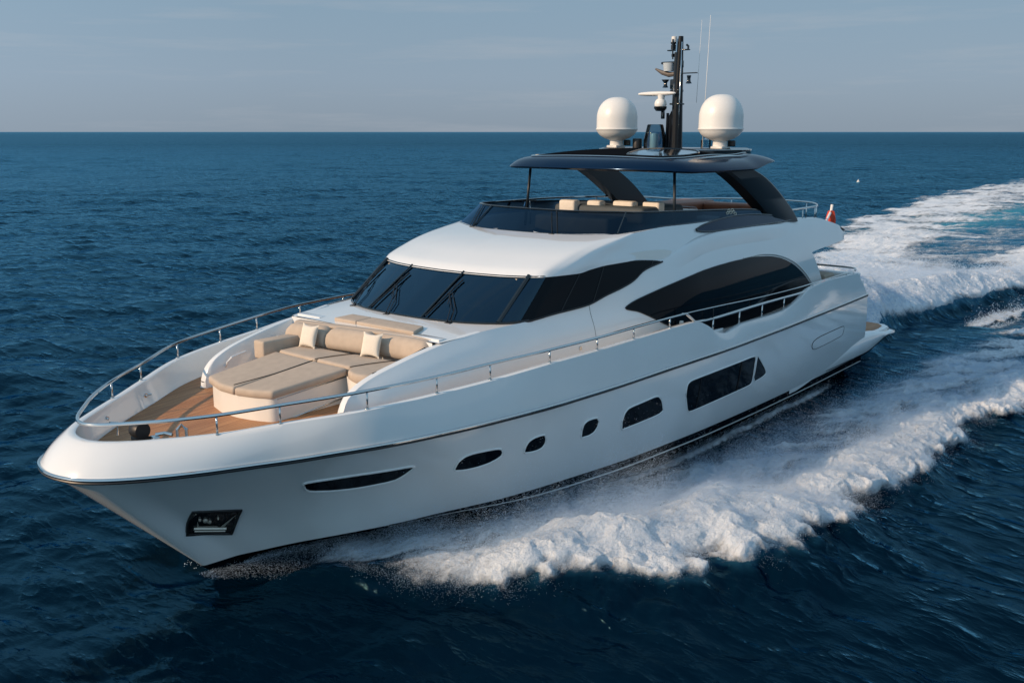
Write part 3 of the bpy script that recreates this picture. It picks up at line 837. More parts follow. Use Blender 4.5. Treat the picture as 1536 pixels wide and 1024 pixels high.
for x, y in ((-13.6, -2.86), (-15.2, -2.84), (-18.0, -2.8), (-20.5, -2.72), (-22.9, -2.3), (-23.8, -1.5), (-24.2, 0), (-23.8, 1.5), (-22.9, 2.28), (-22.3, 2.5), (-20.9, 2.71), (-17, -2.82)):
    zt = 6.66 if x > -15 else 6.25 + .33 * ss(-22, -16, x) if y < 0 else 6.25
    z0 = 5.65 if x < -20 else 5.9
    MB().tube([(x, y, min(z0, zFa(x) - .05)), (x, y, zt)], .020, 8).build('stanchion', STEEL, rail)

# ---- hardtop
HO = [(-12.2, 0), (-12.22, 1.0), (-12.36, 2.0), (-12.62, 2.75), (-12.95, 3.12), (-13.5, 3.26), (-14.6, 3.34), (-16, 3.30), (-17.4, 3.12), (-18.30, 2.86), (-18.25, 2.5), (-17.9, 1.4), (-17.7, 0)]
ho = crom([(a, b, 0) for a, b in HO], 60)
ring = [(p[0], p[1]) for p in ho] + [(p[0], -p[1]) for p in ho[::-1]][1:-1]
cx = -15.2
def zedge(x): return 7.66 + .17 * ss(-16.4, -18.1, x) + .05 * ss(-13.2, -12.2, x)
ht = MB(); rws = []
for t_, dz in ((1.0, 0), (.999, .02), (.985, .075), (.96, .15), (.925, .225), (.88, .28), (.81, .325), (.70, .38), (.58, .44), (.45, .49), (.32, .525), (.12, .54), (.0, .54)):
    rws.append([(cx + (a - cx) * t_, b * t_, zedge(a) * t_ ** 2 + 7.66 * (1 - t_ ** 2) + dz * (1 - .35 * float(ss(17.0, 18.3, -(cx + (a - cx) * t_))))) for a, b in ring])
ht.grid(rws, closed=True)
rws = []
for t_, dz in ((1.0, 0), (.985, -.03), (.95, -.05), (.6, -.05), (0, -.05)):
    rws.append([(cx + (a - cx) * t_, b * t_, zedge(a) * t_ ** 2 + 7.66 * (1 - t_ ** 2) + dz) for a, b in ring])
ht.grid(rws, closed=True, flip=True)
htop = ht.build('hardtop', NAVY, yacht, sharp=60)
def flat_black():
    m = bpy.data.materials.new('matte_black'); m.use_nodes = True; t = m.node_tree; d = t.nodes.new('ShaderNodeBsdfDiffuse'); d.inputs[0].default_value = (.007, .009, .012, 1)
    t.links.new(d.outputs[0], t.nodes['Material Output'].inputs[0]); return m
bvh_top = surf_cast(htop)
def on_top(x, y, off):
    h = bvh_top.ray_cast(Vector((x, y, 12)), Vector((0, 0, -1)))
    return Vector((x, y, h[0].z + off)) if h[0] is not None else Vector((x, y, 7.9))
def tpanel(poly, off):
    bm = bmesh.new(); f = bm.faces.new([bm.verts.new((a, b, 0)) for a, b in dens(poly)])
    bmesh.ops.triangulate(bm, faces=[f])
    for _ in range(4):
        es = [e for e in bm.edges if e.calc_length() > .25]
        if not es: break
        bmesh.ops.subdivide_edges(bm, edges=es, cuts=1); bmesh.ops.triangulate(bm, faces=bm.faces[:])
    bm.verts.ensure_lookup_table(); bm.verts.index_update()
    v = [on_top(p.co.x, p.co.y, off) for p in bm.verts]; fs = [[q.index for q in f.verts] for f in bm.faces]; bm.free(); return v, fs
hp = [(-12.80, 0), (-12.78, 1.5), (-12.90, 2.3), (-13.5, 2.55), (-14.6, 2.45), (-15.6, 2.3), (-16.8, 2.5), (-17.6, 2.35), (-17.7, 0)]
rp2 = smoothpoly(hp[:-1] + [(-17.7, 2.0)] + [(-17.7, -2.0)] + [mir((a, b, 0))[:2] for a, b in hp[-2:0:-1]], 2)
v, f = tpanel(rp2, .014); visor = mesh('roof_visor', v, f, flat_black(), htop)
MB().tube([on_top(a, b, .02) for a, b in dens(rp2, .15)], .020, 6, closed=True).build('visor_trim', STEEL, visor)
eyp = smoothpoly([(-13.02, 1.0), (-14.1, .85), (-15.3, .9), (-15.9, 1.5), (-15.3, 2.1), (-14.1, 2.35), (-13.15, 2.3), (-12.98, 1.7)], 2)
v, f = tpanel(eyp, .034); mesh('skylight', v, f, mat('skylight_glass', (.50, .56, .62), .10, 1.0), visor)
MB().tube([on_top(a, b, .035) for a, b in dens(eyp, .15)], .026, 6, closed=True).build('skylight_frame', BLACK, visor)
MB().tube([on_top(a, b, .03) for a, b in crom([(-13.9, 2.82, 0), (-14.9, 2.75, 0), (-16.0, 2.68, 0), (-17.0, 2.7, 0)], 20)[:, :2]], [.01 + .035 * math.sin(PI * k / 19) for k in range(20)], 6).build('roof_glint', STEEL, visor)  # bright sliver modelled in steel, stands in for a reflection on the roof edge
mo = [(-15.9, 0), (-15.9, 1.0), (-16.0, 1.9), (-16.4, 2.25), (-17.2, 2.32), (-18.0, 2.25), (-18.4, 1.9), (-18.3, 1.0), (-18.2, 0)]
mo = crom([(a, b, 0) for a, b in mo], 50); mring = [(p[0], p[1]) for p in mo] + [(p[0], -p[1]) for p in mo[::-1]][1:-1]
mcx = -17.1; rws = []
for t_, z in ((1.0, 7.9), (1.0, 8.13), (.985, 8.18), (.95, 8.215), (.5, 8.22), (0, 8.22)):
    rws.append([(mcx + (a - mcx) * t_, b * t_, z) for a, b in mring])
MB().grid(rws, closed=True).build('dome_platform', BLACK, htop, sharp=30)
MB().tube([(mcx + (a - mcx) * 1.0, b * 1.0, 8.17) for a, b in mring], .018, 6, closed=True).build('platform_trim', STEEL, htop)
plt = mat('light_grey_paint', (.55, .55, .53), .25)
for s_ in (1, -1):
    MB().box((-16.75, s_ * 1.9, 8.22), (.50, .40, .12), bev=.03).build('dome_pedestal', plt, htop)
# poles
for s_ in (1, -1):
    MB().tube([(-13.22, s_ * 2.53, 7.68), (-13.12, s_ * 2.66, 5.9)], .040, 8).build('hardtop_pole', STEEL if False else DARKGREY, yacht)
# arches
for s_ in (1, -1):
    front = crom([(-15.35, 0, 7.66), (-16.0, 0, 7.40), (-16.8, 0, 7.0), (-17.5, 0, 6.6), (-18.1, 0, 6.22), (-18.4, 0, 5.98)], 20)
    back = crom([(-17.0, 0, 7.68), (-17.9, 0, 7.40), (-18.8, 0, 6.95), (-19.5, 0, 6.5), (-20.05, 0, 6.1), (-20.25, 0, 5.88)], 20)
    am = MB(); rws = []
    for a, b in zip(front, back):
        yo = 2.98 - .16 * (a[2] - 6) / 1.7; yo = 2.80 + .12 * (7.7 - a[2]) / 1.8
        rws.append([(a[0], s_ * (yo - .42), a[2]), (a[0] - .05, s_ * (yo - .05), a[2]), (a[0] - .25, s_ * yo, a[2] - .0), (b[0] + .15, s_ * yo, b[2]), (b[0], s_ * (yo - .05), b[2]), (b[0] + .05, s_ * (yo - .30), b[2])])
    am.grid(rws, closed=True); am.build('hardtop_arch', DARKGREY, yacht, sharp=30)

# ---- radar domes, mast
for s_ in (1, -1):
    d = MB(); c = (-16.76, s_ * 1.88, 0)
    prof = [(.22, 8.26), (.21, 8.42), (.24, 8.45), (.40, 8.50), (.55, 8.60), (.63, 8.70), (.662, 8.765), (.675, 8.775), (.675, 8.80), (.655, 8.81), (.652, 9.05)]
    for k in range(0, 13):
        a = PI / 2 * k / 12; prof.append((.652 * math.cos(a) ** .82 if k < 12 else 0.0, 9.13 + .66 * math.sin(a)))
    d.lathe(prof, c, 48); d.build('radar_dome', DOMEW, yacht, sharp=50)
    MB().box((-16.95, s_ * 1.88 + .28, 8.36), (.10, .22, .18), bev=.02).build('dome_bracket', RUBBER, yacht)
MX, MY = -17.3, -.02
def MP(dr, z, df=0):  # offset to the camera's right expressed along the ship's beam
    return (MX + df, MY + dr, z)
mast = MB()
mast.tube([MP(.05, 8.1), MP(.04, 9.4), MP(.06, 10.4), MP(.09, 11.58)], [.19, .165, .13, .075], 10)
mast.tube([MP(-.22, 8.15), MP(-.18, 9.2), MP(-.12, 9.32)], .06, 8)
mast.tube([MP(-.32, 8.15), MP(-.30, 9.28)], .045, 8)
mast_o = mast.build('mast', mat('satin_black_mast', (.006, .007, .009), .3, spec=.25), yacht)
MB().tube([MP(.16, 8.1, .12), MP(.18, 11.4, .08)], .022, 6).build('mast_conduit', STEEL, mast_o)
MB().tube([MP(-.02, 9.4, .16), MP(.02, 11.5, .1)], .030, 6).build('mast_conduit', STEEL, mast_o)
a_ = MB(); a_.box(MP(.02, 11.17), (.16, .74, .035), bev=.01); a_.tube([MP(.36, 11.18), MP(.36, 11.27), MP(.30, 11.32)], .035, 6)
a_.box(MP(-.22, 10.80), (.18, .68, .08), bev=.03); a_.box(MP(.42, 10.47), (.10, .55, .03))
a_.build('spreader', BLACK, mast_o)
a2 = MB(); a2.box(MP(-.10, 10.15), (.22, .20, .30), bev=.03); a2.box(MP(.0, 9.95), (.26, .34, .08), bev=.02); a2.box(MP(-.05, 11.02), (.14, .30, .10), bev=.02); a2.box(MP(.12, 10.75), (.16, .12, .22), bev=.02); a2.tube([MP(-.12, 10.9, .1), MP(-.14, 11.5, .1)], .025, 6); a2.box(MP(.02, 9.55), (.30, .36, .05), bev=.01); a2.tube([MP(-.02, 9.5, .12), MP(.0, 11.1, .1)], .06, 6); a2.build('mast_bracket', BLACK, mast_o)
lb = MB(); lb.lathe([(0, 11.20), (.08, 11.20), (.08, 11.33), (.05, 11.34), (.09, 11.38), (.09, 11.42), (0, 11.42)], MP(-.17, 0), 16); lb.build('navigation_light', RUBBER, mast_o)
MB().lathe([(0, 11.42), (.085, 11.42), (.085, 11.58), (0, 11.60)], MP(-.15, 0), 16).build('light_lens', CREAM, mast_o)
MB().lathe([(0, 10.55), (.17, 10.55), (.20, 10.80), (0, 10.80)], MP(-.30, 0), 20).build('camera_housing', mat('frosted', (.45, .50, .53), .2), mast_o)
MB().tube([MP(-.80, 10.64), MP(-.55, 10.52), MP(-.30, 10.45), MP(.0, 10.46)], [.03, .07, .08, .06], 8).build('horn_bracket', mat('bronze_grey', (.10, .085, .075), .4), mast_o)
for dr, z in ((-.42, 10.30), (.42, 10.40)):
    MB().lathe([(0, z), (.13 if dr < 0 else .07, z), (.05, z - .10), (.06, z - .18), (.10, z - .24), (0, z - .25)], MP(dr, 0), 14).build('floodlight', BLACK, mast_o)
sc_ = MB(); rws = []
for k in range(25):
    u = k / 24; w = math.sin(PI * min(1, max(0, u))) ** .35
    yy = -1.28 + 1.42 * u
    rws.append([(MX + .25 + .13 * w * math.cos(a), MY + yy, 9.87 + .075 * w * math.sin(a)) for a in np.linspace(0, 2 * PI, 13)[:-1]])
sc_.grid(rws, closed=True); sc_.build('radar_scanner', DOMEW, mast_o)
MB().lathe([(.10, 9.70), (.12, 9.84), (0, 9.86)], (MX + .25, MY - .40, 0), 14).build('scanner_motor', DOMEW, mast_o)
sp_ = MB(); sp_.lathe([(.19 * math.sin(PI * k / 14), 9.55 - .19 * math.cos(PI * k / 14)) for k in range(15)], (MX + .25, MY - .42, 0), 20); sp_.build('camera_ball', DOMEW, mast_o)
MB().lathe([(.0, 9.33), (.14, 9.34), (.20, 9.42), (.205, 9.47), (.19, 9.48)], (MX + .25, MY - .42, 0), 20).build('camera_cup', BLACK, mast_o)
MB().box(MP(-.42, 9.22, .1), (.10, .10, .24), bev=.02).build('floodlight', BLACK, mast_o)
MB().lathe([(.36, 8.2), (.36, 8.45), (.26, 8.90), (.24, 8.93), (0, 8.95)], (MX + .2, MY - .62, 0), 28).build('antenna_housing', screen_mat('blue_tinted_shell', (.35, .52, .62), 1), mast_o)
MB().lathe([(.13, 8.2), (.13, 8.62), (.11, 8.66), (0, 8.67)], (MX + .2, MY - .66, 0), 20).build('antenna_core', CREAM, mast_o)
MB().lathe([(.15, 8.2), (.15, 8.46), (.14, 8.49), (0, 8.5)], (MX + .3, MY - 1.22, 0), 20).build('vent_cap', RUBBER, mast_o)
MB().lathe([(.16, 8.2), (.16, 8.46), (0, 8.5)], (MX - .6, MY + .75, 0), 20).build('vent_cap', CLEAR, mast_o)
MB().tube([MP(.86, 8.1, -.2), MP(.98, 12.15, -.2)], [.014, .007], 6).build('whip_antenna', DOMEW, yacht)
MB().tube([MP(.30, 9.6, -.7), MP(.36, 12.1, -.75)], [.008, .005], 6).build('whip_antenna', DOMEW, yacht)

# ---- deck rail on the bulwark
yrl = qcurve(2.32, [(2.32, 0), (2.2, .38), (1.9, .78), (1.37, 1.38), (.76, 1.89), (-.19, 2.46), (-1.56, 3.28), (-2.96, 3.71), (-4.2, 3.98), (-5.76, 4.26), (-8, 4.37), (-12, 4.36), (-16, 4.19), (-20, 3.89), (-23.7, 3.52)])
zrl = pchip([2.32, 1.4, .76, -.19, -1.56, -2.96, -4.2, -5.76, -7.3, -10.3, -11.0, -12.3, -15.4, -18.9, -20.4, -23.7], [3.60, 3.70, 3.76, 3.85, 3.99, 4.07, 4.15, 4.22, 4.25, 4.29, 4.29, 4.27, 4.16, 4.08, 4.06, 3.99])
xs = 2.32 - (2.32 + 11.0) * np.linspace(0, 1, 90) ** 1.8
port = [(x, float(yrl(x)), float(zrl(x))) for x in xs]
low = [(-11.25, float(yrl(-11.25)), 4.15), (-11.5, float(yrl(-11.5)), 4.01)] + [(x, float(yrl(x)), z) for x, z in ((-12.4, 3.97), (-13.9, 3.97), (-15.35, 3.96), (-16.9, 3.93), (-18.25, 3.90), (-19.3, 3.97))]
main = [mir(p) for p in crom([port[-1]] + low, 50)[::-1]][:-1] + [mir(p) for p in port[::-1]] + port[1:] + [tuple(p) for p in crom([port[-1]] + low, 50)[1:]]
drail = MB().tube(main, .034, 8).build('deck_rail', STEEL, yacht)
for s_ in (1, -1):
    up = [(x, s_ * float(yrl(x)), float(zrl(x))) for x in np.linspace(-11.0, -23.6, 50)]
    MB().tube(up, .016, 6).build('upper_rail', STEEL, drail)
    for x in (.76, -.19, -1.56, -2.96, -4.2, -5.76, -7.31, -8.72, -10.28):
        y = s_ * float(yrl(x)); zt = float(zrl(x)); zb = float(zT(x)) + .03
        st = MB(); st.tube([(x, y, zb), (x, y, zt)], .021, 8); st.tube([(x, y, zb), (x, y, zb + .025)], .04, 10); st.build('stanchion', STEEL, drail)
    for x in (-12.39, -13.89, -15.35, -16.9):
        y = s_ * float(yrl(x)); st = MB(); st.tube([(x, y, float(zT(x)) - .02), (x, y, 3.97)], .026, 8)
        st.build('stanchion', STEEL, drail)
    MB().tube([(-12.39, s_ * float(yrl(-12.39)), 3.97), (-12.39, s_ * float(yrl(-12.39)), 4.27)], .014, 6).build('stanchion', RUBBER, drail)
    for x in (-21.0, -22.6): MB().tube([(x, s_ * float(yrl(x)), 3.9), (x, s_ * float(yrl(x)), float(zrl(x)))], .016, 6).build('stanchion', STEEL, drail)
MB().tube([(1.86, .42, 3.36), (1.86, .42, 3.58), (2.0, .42, 3.61)], .030, 8).build('stanchion', STEEL, drail)
MB().tube(crom([(-23.6, 3.52, 3.99), (-24.05, 3.3, 4.0), (-24.15, 2.8, 4.0), (-24.15, 0, 4.0), (-24.15, -2.8, 4.0), (-24.05, -3.3, 4.0), (-23.6, -3.52, 3.99)], 60), .036, 8).build('stern_rail', STEEL, yacht)

# ---- foredeck furniture
def cushion(b, poly, zf, h=.16, r=.05, steps=4):
    """soft slab: outline (x,y), top height zf(x,y)"""
    P = [Vector((p[0], p[1])) for p in poly]; n = len(P)
    cxy = sum(P, Vector((0, 0))) / n
    area = sum(P[i].x * P[(i + 1) % n].y - P[(i + 1) % n].x * P[i].y for i in range(n))
    sg = 1 if area > 0 else -1
    def inset(d):
        out = []
        for i in range(n):
            t = (P[(i + 1) % n] - P[i - 1]).normalized(); nn = Vector((t.y, -t.x)) * sg
            out.append(P[i] - nn * d)
        return out
    rws = []
    def row(d, dz): rws.append([(p.x, p.y, zf(p.x, p.y) + dz) for p in inset(d)])
    row(r * .6, -h); row(0, -h + r * .5); row(0, -r)
    for k in range(1, steps + 1):
        a = PI / 2 * k / steps; row(r * (1 - math.cos(a)), -r + r * math.sin(a))
    last = inset(r)
    for t_ in (.9, .75, .5, .25, 0.0):
        q = [cxy + (p - cxy) * t_ for p in last]
        rws.append([(p.x, p.y, zf(p.x, p.y) + .012 * (1 - t_ ** 4)) for p in q])
    b.grid(rws, closed=True)
def rpoly(pts, r=.12, n=5):
    out = []
    m = len(pts)
    for i in range(m):
        p = Vector(pts[i]); a = (Vector(pts[i - 1]) - p); c = (Vector(pts[(i + 1) % m]) - p)
        ra = min(r, a.length * .4, c.length * .4); p0 = p + a.normalized() * ra; p2 = p + c.normalized() * ra
        for k in range(n + 1):
            t = k / n; out.append((p0 * (1 - t) ** 2 + p * 2 * t * (1 - t) + p2 * t * t)[:])
    # densify
    d = []
    for i, a in enumerate(out):
        b = out[(i + 1) % len(out)]; L = math.hypot(b[0] - a[0], b[1] - a[1]); k = max(1, int(L / .15))
        for j in range(k): d.append((a[0] + (b[0] - a[0]) * j / k, a[1] + (b[1] - a[1]) * j / k))
    return d
padz = lambda x, y: 3.70 + (-(x) - 1.0) * .2 / 1.75
padL = rpoly([(-.94, -1.07), (-.76, -.40), (-.76, .115), (-2.74, .14), (-2.78, -1.20)], .06)
padR = rpoly([(-.76, .14), (-.86, .62), (-1.02, 1.07), (-2.76, 1.28), (-2.74, .17)], .06)
sunp = bpy.data.objects.new('sunpad', None); COL.objects.link(sunp); sunp.parent = yacht
cu = MB(); cushion(cu, padL, padz, .165, .055); cu.build('cushion', FABRIC, sunp, sharp=80)
cu = MB(); cushion(cu, padR, padz, .165, .055); cu.build('cushion', FABRIC, sunp, sharp=80)
bx = rpoly([(-.98, -1.03), (-.81, -.40), (-.81, .12), (-.90, .6), (-1.06, 1.03), (-3.6, 1.24), (-3.6, -1.16)], .14)
pb_ = MB(); rws = [[(p[0] * 1.0, p[1], z if z < 3.3 else padz(p[0], 0) - .155) for p in bx] for z in (3.0, 3.06, 4)]
pb_.grid(rws, closed=True); pb_.add(rws[-1], [tuple(range(len(bx)))])
base = pb_.build('base', CREAM, sunp, sharp=40)
MB().tube([(-1.16, 1.035, padz(-1.16, 0) - .21), (-2.8, 1.19, padz(-2.8, 0) - .21)], .012, 6).build('base_trim', STEEL, sunp)
MB().tube([(-1.5, 1.075, 3.07), (-3.0, 1.20, 3.30)], .016, 6).build('base_trim', STEEL, sunp)
MB().tube([(-.76, .155, 3.74), (-1.75, .158, padz(-1.75, 0) - .0), (-2.74, .16, padz(-2.74, 0))], .010, 5).build('piping', PIPING, sunp)

sofa = bpy.data.objects.new('sofa', None); COL.objects.link(sofa); sofa.parent = yacht
sz = lambda x, y: 3.93 + .0 * x
seats = [rpoly([(-2.80, -1.16), (-2.77, .16), (-3.66, .42), (-3.50, -1.2)], .08), rpoly([(-2.79, .19), (-2.79, 1.30), (-3.80, 1.60), (-3.68, .44)], .08),
         rpoly([(-2.80, 1.34), (-2.55, 1.52), (-2.42, 1.90), (-2.52, 2.20), (-3.2, 2.28), (-4.0, 2.28), (-3.83, 1.63)], .14)]
for p in seats:
    cu = MB(); cushion(cu, p, sz, .20, .06); cu.build('seat_cushion', FABRIC, sofa, sharp=80)
sbx = MB(); bp = rpoly([(-2.70, 1.30), (-2.58, 1.55), (-2.52, 1.9), (-2.6, 2.26), (-4.1, 2.30), (-4.1, -2.3), (-3.0, -2.2), (-2.9, 1.2)], .1)
sbx.grid([[(p[0], p[1], z) for p in bp] for z in (3.0, 3.76)], closed=True); sbx.build('sofa_base', CREAM, sofa, sharp=40)
# curved back in three cushions, bolster along the top
backline = crom([(-3.46, -1.72, 0), (-3.60, -.9, 0), (-3.76, 0, 0), (-3.90, .9, 0), (-4.02, 1.7, 0), (-4.02, 2.30, 0)], 61)
def backc(i0, i1):
    b = MB(); rws = []
    for i in range(i0, i1 + 1):
        p = backline[i]; e = min(i - i0, i1 - i) / 2.0; k = min(1, .75 + .25 * math.sqrt(min(1, e)))
        r = []
        for (dx, z) in ((-.02, 3.90), (.05, 3.95), (.07, 4.05), (.05, 4.20), (.0, 4.31), (-.07, 4.37), (-.18, 4.39), (-.28, 4.36), (-.32, 4.0)):
            r.append((p[0] + dx * (k if dx > 0 else 1), p[1], 4.0 + (z - 4.0) * k if z > 4 else z))
        rws.append(r)
    b.grid(rws); b.add(rws[0], [tuple(range(9))]); b.add(rws[-1], [tuple(range(9))]); return b
for a, c in ((0, 17), (18, 36), (37, 60)): backc(a, c).build('back_cushion', FABRIC, sofa, sharp=70)
bo = MB(); rws = []
for i, p in enumerate(backline):
    e = min(1, (60 - i) / 6); rws.append([(p[0] - .36 + .14 * math.cos(a), p[1], 4.35 + .055 * e ** .5 * math.sin(a)) for a in np.linspace(0, 2 * PI, 13)[:-1]])
bo.grid(rws, closed=True); bo.add(rws[0], [tuple(range(12))]); bo.add(rws[-1], [tuple(range(12))]); bo.build('bolster', FABRIC, sofa, sharp=70)
MB().box((-3.02, -1.47, 3.93), (1.05, .38, .42), bev=.05).build('armrest', FABRIC, sofa)
for p in (rpoly([(-4.30, -1.02), (-4.32, -.28), (-4.82, -.28), (-4.80, -.95)], .03), rpoly([(-4.32, -.26), (-4.34, 1.62), (-4.84, 1.42), (-4.82, -.26)], .03)):
    cu = MB(); cushion(cu, p, lambda x, y: 4.47 + (-x - 4.3) * .06, .10, .02); cu.build('top_cushion', FABRIC, sofa, sharp=80)
MB().tube([(-2.55, 2.30, 3.97), (-3.2, 2.32, 4.08), (-4.0, 2.33, 4.27)], .022, 6).build('sofa_trim', RUBBER, sofa)
for pts in ([(-2.78, .175, 3.925), (-3.2, .27, 3.935), (-3.67, .43, 3.935)], [(-2.79, 1.32, 3.925), (-3.2, 1.42, 3.935), (-3.8, 1.615, 3.935)]):
    MB().tube(pts, .009, 5).build('piping', PIPING, sofa)
# loose pillows: things of their own
def pillow(loc, yaw, lab):
    b = MB(); N = 14; V = {}; vs = []; 
    def pt(u, v, sd):
        au, av = abs(u), abs(v)
        th = .085 * max(0, (1 - au ** 3)) ** .6 * max(0, (1 - av ** 3)) ** .6
        sh = 1 - .20 * (1 - au ** 2) * av ** 4 if True else 1
        sw = 1 - .13 * (1 - av ** 2) * au ** 4
        return Vector((sd * th, u * .26 * sw, v * .28 * sh + .28))
    for sd in (1, -1):
        rws = [[pt(-1 + 2 * i / N, -1 + 2 * j / N, sd) for j in range(N + 1)] for i in range(N + 1)]
        b.grid(rws, flip=sd < 0)
    M = Matrix.Rotation(yaw, 3, 'Z') @ Matrix.Rotation(math.radians(-18), 3, 'Y')
    b.v = [tuple(M @ Vector(p)) for p in b.v]
    o = b.build('throw_pillow', PILLOWM, None, sharp=80); o.location = loc
    tag(o, lab, 'pillow', 'ivory pillows on the foredeck sofa'); return o
pillow((-3.33, -.83, 3.93), math.radians(5), 'ivory throw pillow leaning by the short armrest of the foredeck sofa')
pillow((-3.60, 1.00, 3.93), math.radians(12), 'ivory throw pillow on the seat nearer the deck rail, far from the armrest')
# handles on the inner face of the starboard coaming
for x, z in ((-2.15, 3.72), (-3.05, 3.93)):
    MB().tube([(x + .02, -2.24, z - .22), (x + .05, -2.12, z - .1), (x - .05, -2.10, z), (x - .45, -2.12, z + .07)], .025, 6).build('grab_handle', WHITE, yacht)
# windlass, fairleads and bow fittings
wl = MB(); wl.lathe([(0, -.13), (.15, -.13), (.17, -.06), (.16, .10), (.12, .15), (0, .16)], (1.42, .36, 3.34), 22, Matrix.Rotation(PI / 2, 3, 'X'))
wl.box((1.42, .36, 3.06), (.26, .22, .36), bev=.03)
wlo = wl.build('windlass', RUBBER, yacht)
g2 = MB(); g2.tube([(1.25, .62, 3.26), (1.12, .72, 3.28), (1.05, .86, 3.26)], .035, 8); g2.tube([(.98, .92, 2.93), (.98, .92, 3.36), (.93, .98, 3.44), (.86, 1.03, 3.36), (.86, 1.03, 2.93)], .035, 8); g2.box((1.3, .66, 3.1), (.14, .2, .3), bev=.02)
g2.build('chain_stopper', STEEL, wlo)
for x, z in ((1.15, 3.16), (-.15, 3.22)):
    y = -(float(yT(x)) - .235)
    f_ = MB(); f_.tube([(x, y, z), (x, y + .03, z)], .045, 12); f_.tube([(x, y + .03, z), (x, y + .06, z + .01)], .02, 8)
    if x < 0: f_.tube([(x - .14, y + .0, z), (x + .14, y + .02, z + .02)], .018, 6)
    f_.build('fairlead', STEEL, yacht)
for s_ in (1, -1):
    MB().box((-11.75, s_ * 3.80, 3.83), (.10, .08, .20), bev=.02).build('deck_light', CREAM, yacht)
    MB().lathe([(0, 0), (.05, 0), (.05, .02), (0, .02)], (-8.15, s_ * (S(-8.15, 3.72) - .004), 3.72), 14, Matrix.Rotation(-s_ * PI / 2, 3, 'X')).build('fuel_cap', STEEL, yacht)
    MB().box((-13.1, s_ * 4.10, 3.40), (.5, .10, .3), bev=.02).build('boarding_gate', WHITE, yacht)
# aft cockpit, mullion of the side deck, stern flag
MB().box((-20.2, 0, 4.0), (.06, 5.8, 1.7)).build('aft_bulkhead', GLASSB, yacht)
MB().box((-23.2, 0, 3.5), (.8, 5.6, .7), bev=.08).build('cockpit_sofa', FABRIC, yacht)
MB().tube([(-24.4, 1.75, 4.95), (-25.95, 1.50, 5.80), (-26.05, 1.48, 6.02)], [.035, .05, .055], 8).build('flagstaff', DOMEW, yacht)
fl = MB(); rws = []
for i in range(19):
    u = i / 18; z = 5.80 - .95 * u; w_ = .10 + .05 * math.sin(PI * min(1, u * 1.3))
    rws.append([(-25.95 + w_ * 1.1 * math.cos(a) * (1 + .22 * math.sin(3 * a + 4 * u)), 1.50 + w_ * math.sin(a) * (1 + .25 * math.cos(4 * a - 3 * u)), z + .03 * math.sin(2 * a)) for a in np.linspace(0, 2 * PI, 25)[:-1]])
fl.grid(rws, closed=True); fl.add(rws[0], [tuple(range(24))]); fl.add(rws[-1], [tuple(range(24))]); flag = fl.build('stern_flag', REDF, None)
tag(flag, 'red ensign hanging furled from the staff at the stern of the yacht', 'flag')
# buoy far astern
bz = MB(); bz.lathe([(0, -.35), (.3, -.3), (.42, -.05), (.42, .12), (.32, .34), (.14, .44), (.1, .55), (.1, .75), (0, .78)], (-163, -53, .15), 20)
bo_ = bz.build('mooring_buoy', DOMEW, None)
bo_.scale = (.6, .6, .6); bo_.location = (-163 * .4, -53 * .4, 0)
tag(bo_, 'tiny white mooring buoy floating far off near the edge of the wake', 'buoy')


# ------------------------------------------------------------------ SEA
def fft_tile(n, L, wind, wdir, seed, lmin, hs):
    r = np.random.default_rng(seed)
    k = 2 * PI * np.fft.fftfreq(n, L / n); kx, ky = np.meshgrid(k, k, indexing='ij'); kk = np.sqrt(kx ** 2 + ky ** 2); kk[0, 0] = 1e-6
    Lw = wind ** 2 / 9.81
    c = (kx * wdir[0] + ky * wdir[1]) / kk
    P = np.exp(-1 / (kk * Lw) ** 2) / kk ** 4 * (np.abs(c) ** 2 * .85 + .15) * np.exp(-(kk * lmin) ** 2); P[0, 0] = 0
    a = (r.normal(size=(n, n)) + 1j * r.normal(size=(n, n))) * np.sqrt(P)
    h = np.real(np.fft.ifft2(a)); h *= hs / 4 / h.std()
    # choppy: horizontal pull towards the crests
    H = np.fft.fft2(h); dx = np.real(np.fft.ifft2(-1j * kx / kk * H)); dy = np.real(np.fft.ifft2(-1j * ky / kk * H))
    return h, dx, dy, L
def samp(t, x, y):
    h, dx, dy, L = t; n = h.shape[0]
    u = (x / L * n) % n; v = (y / L * n) % n; i = np.floor(u).astype(int); j = np.floor(v).astype(int); fu = u - i; fv = v - j
    i %= n; j %= n; i2 = (i + 1) % n; j2 = (j + 1) % n
    return [a[i, j] * (1 - fu) * (1 - fv) + a[i2, j] * fu * (1 - fv) + a[i, j2] * (1 - fu) * fv + a[i2, j2] * fu * fv for a in (h, dx, dy)]
WD = (-.80, -.60)
T1 = fft_tile(512, 97.0, 5.2, WD, 3, .18, .46)
T2 = fft_tile(512, 23.0, 2.6, (-.62, -.78), 5, .05, .165)
T3 = fft_tile(256, 419.0, 9.0, (-.9, -.43), 9, 1.0, .30)
def vnoise(x, y, seed):
    g = np.random.default_rng(seed).random((256, 256)); i = np.floor(x).astype(int); j = np.floor(y).astype(int); fx = x - i; fy = y - j
    fx = fx * fx * (3 - 2 * fx); fy = fy * fy * (3 - 2 * fy); a = lambda p, q: g[p % 256, q % 256]
    return a(i, j) * (1 - fx) * (1 - fy) + a(i + 1, j) * fx * (1 - fy) + a(i, j + 1) * (1 - fx) * fy + a(i + 1, j + 1) * fx * fy
def fbm(x, y, seed, o=5, g=.55):
    s = 0; a = 1; t = 0
    for k in range(o):
        s = s + a * vnoise(x * 2 ** k + 17.3 * k, y * 2 ** k - 9.1 * k, seed + k); t += a; a *= g
    return s / t
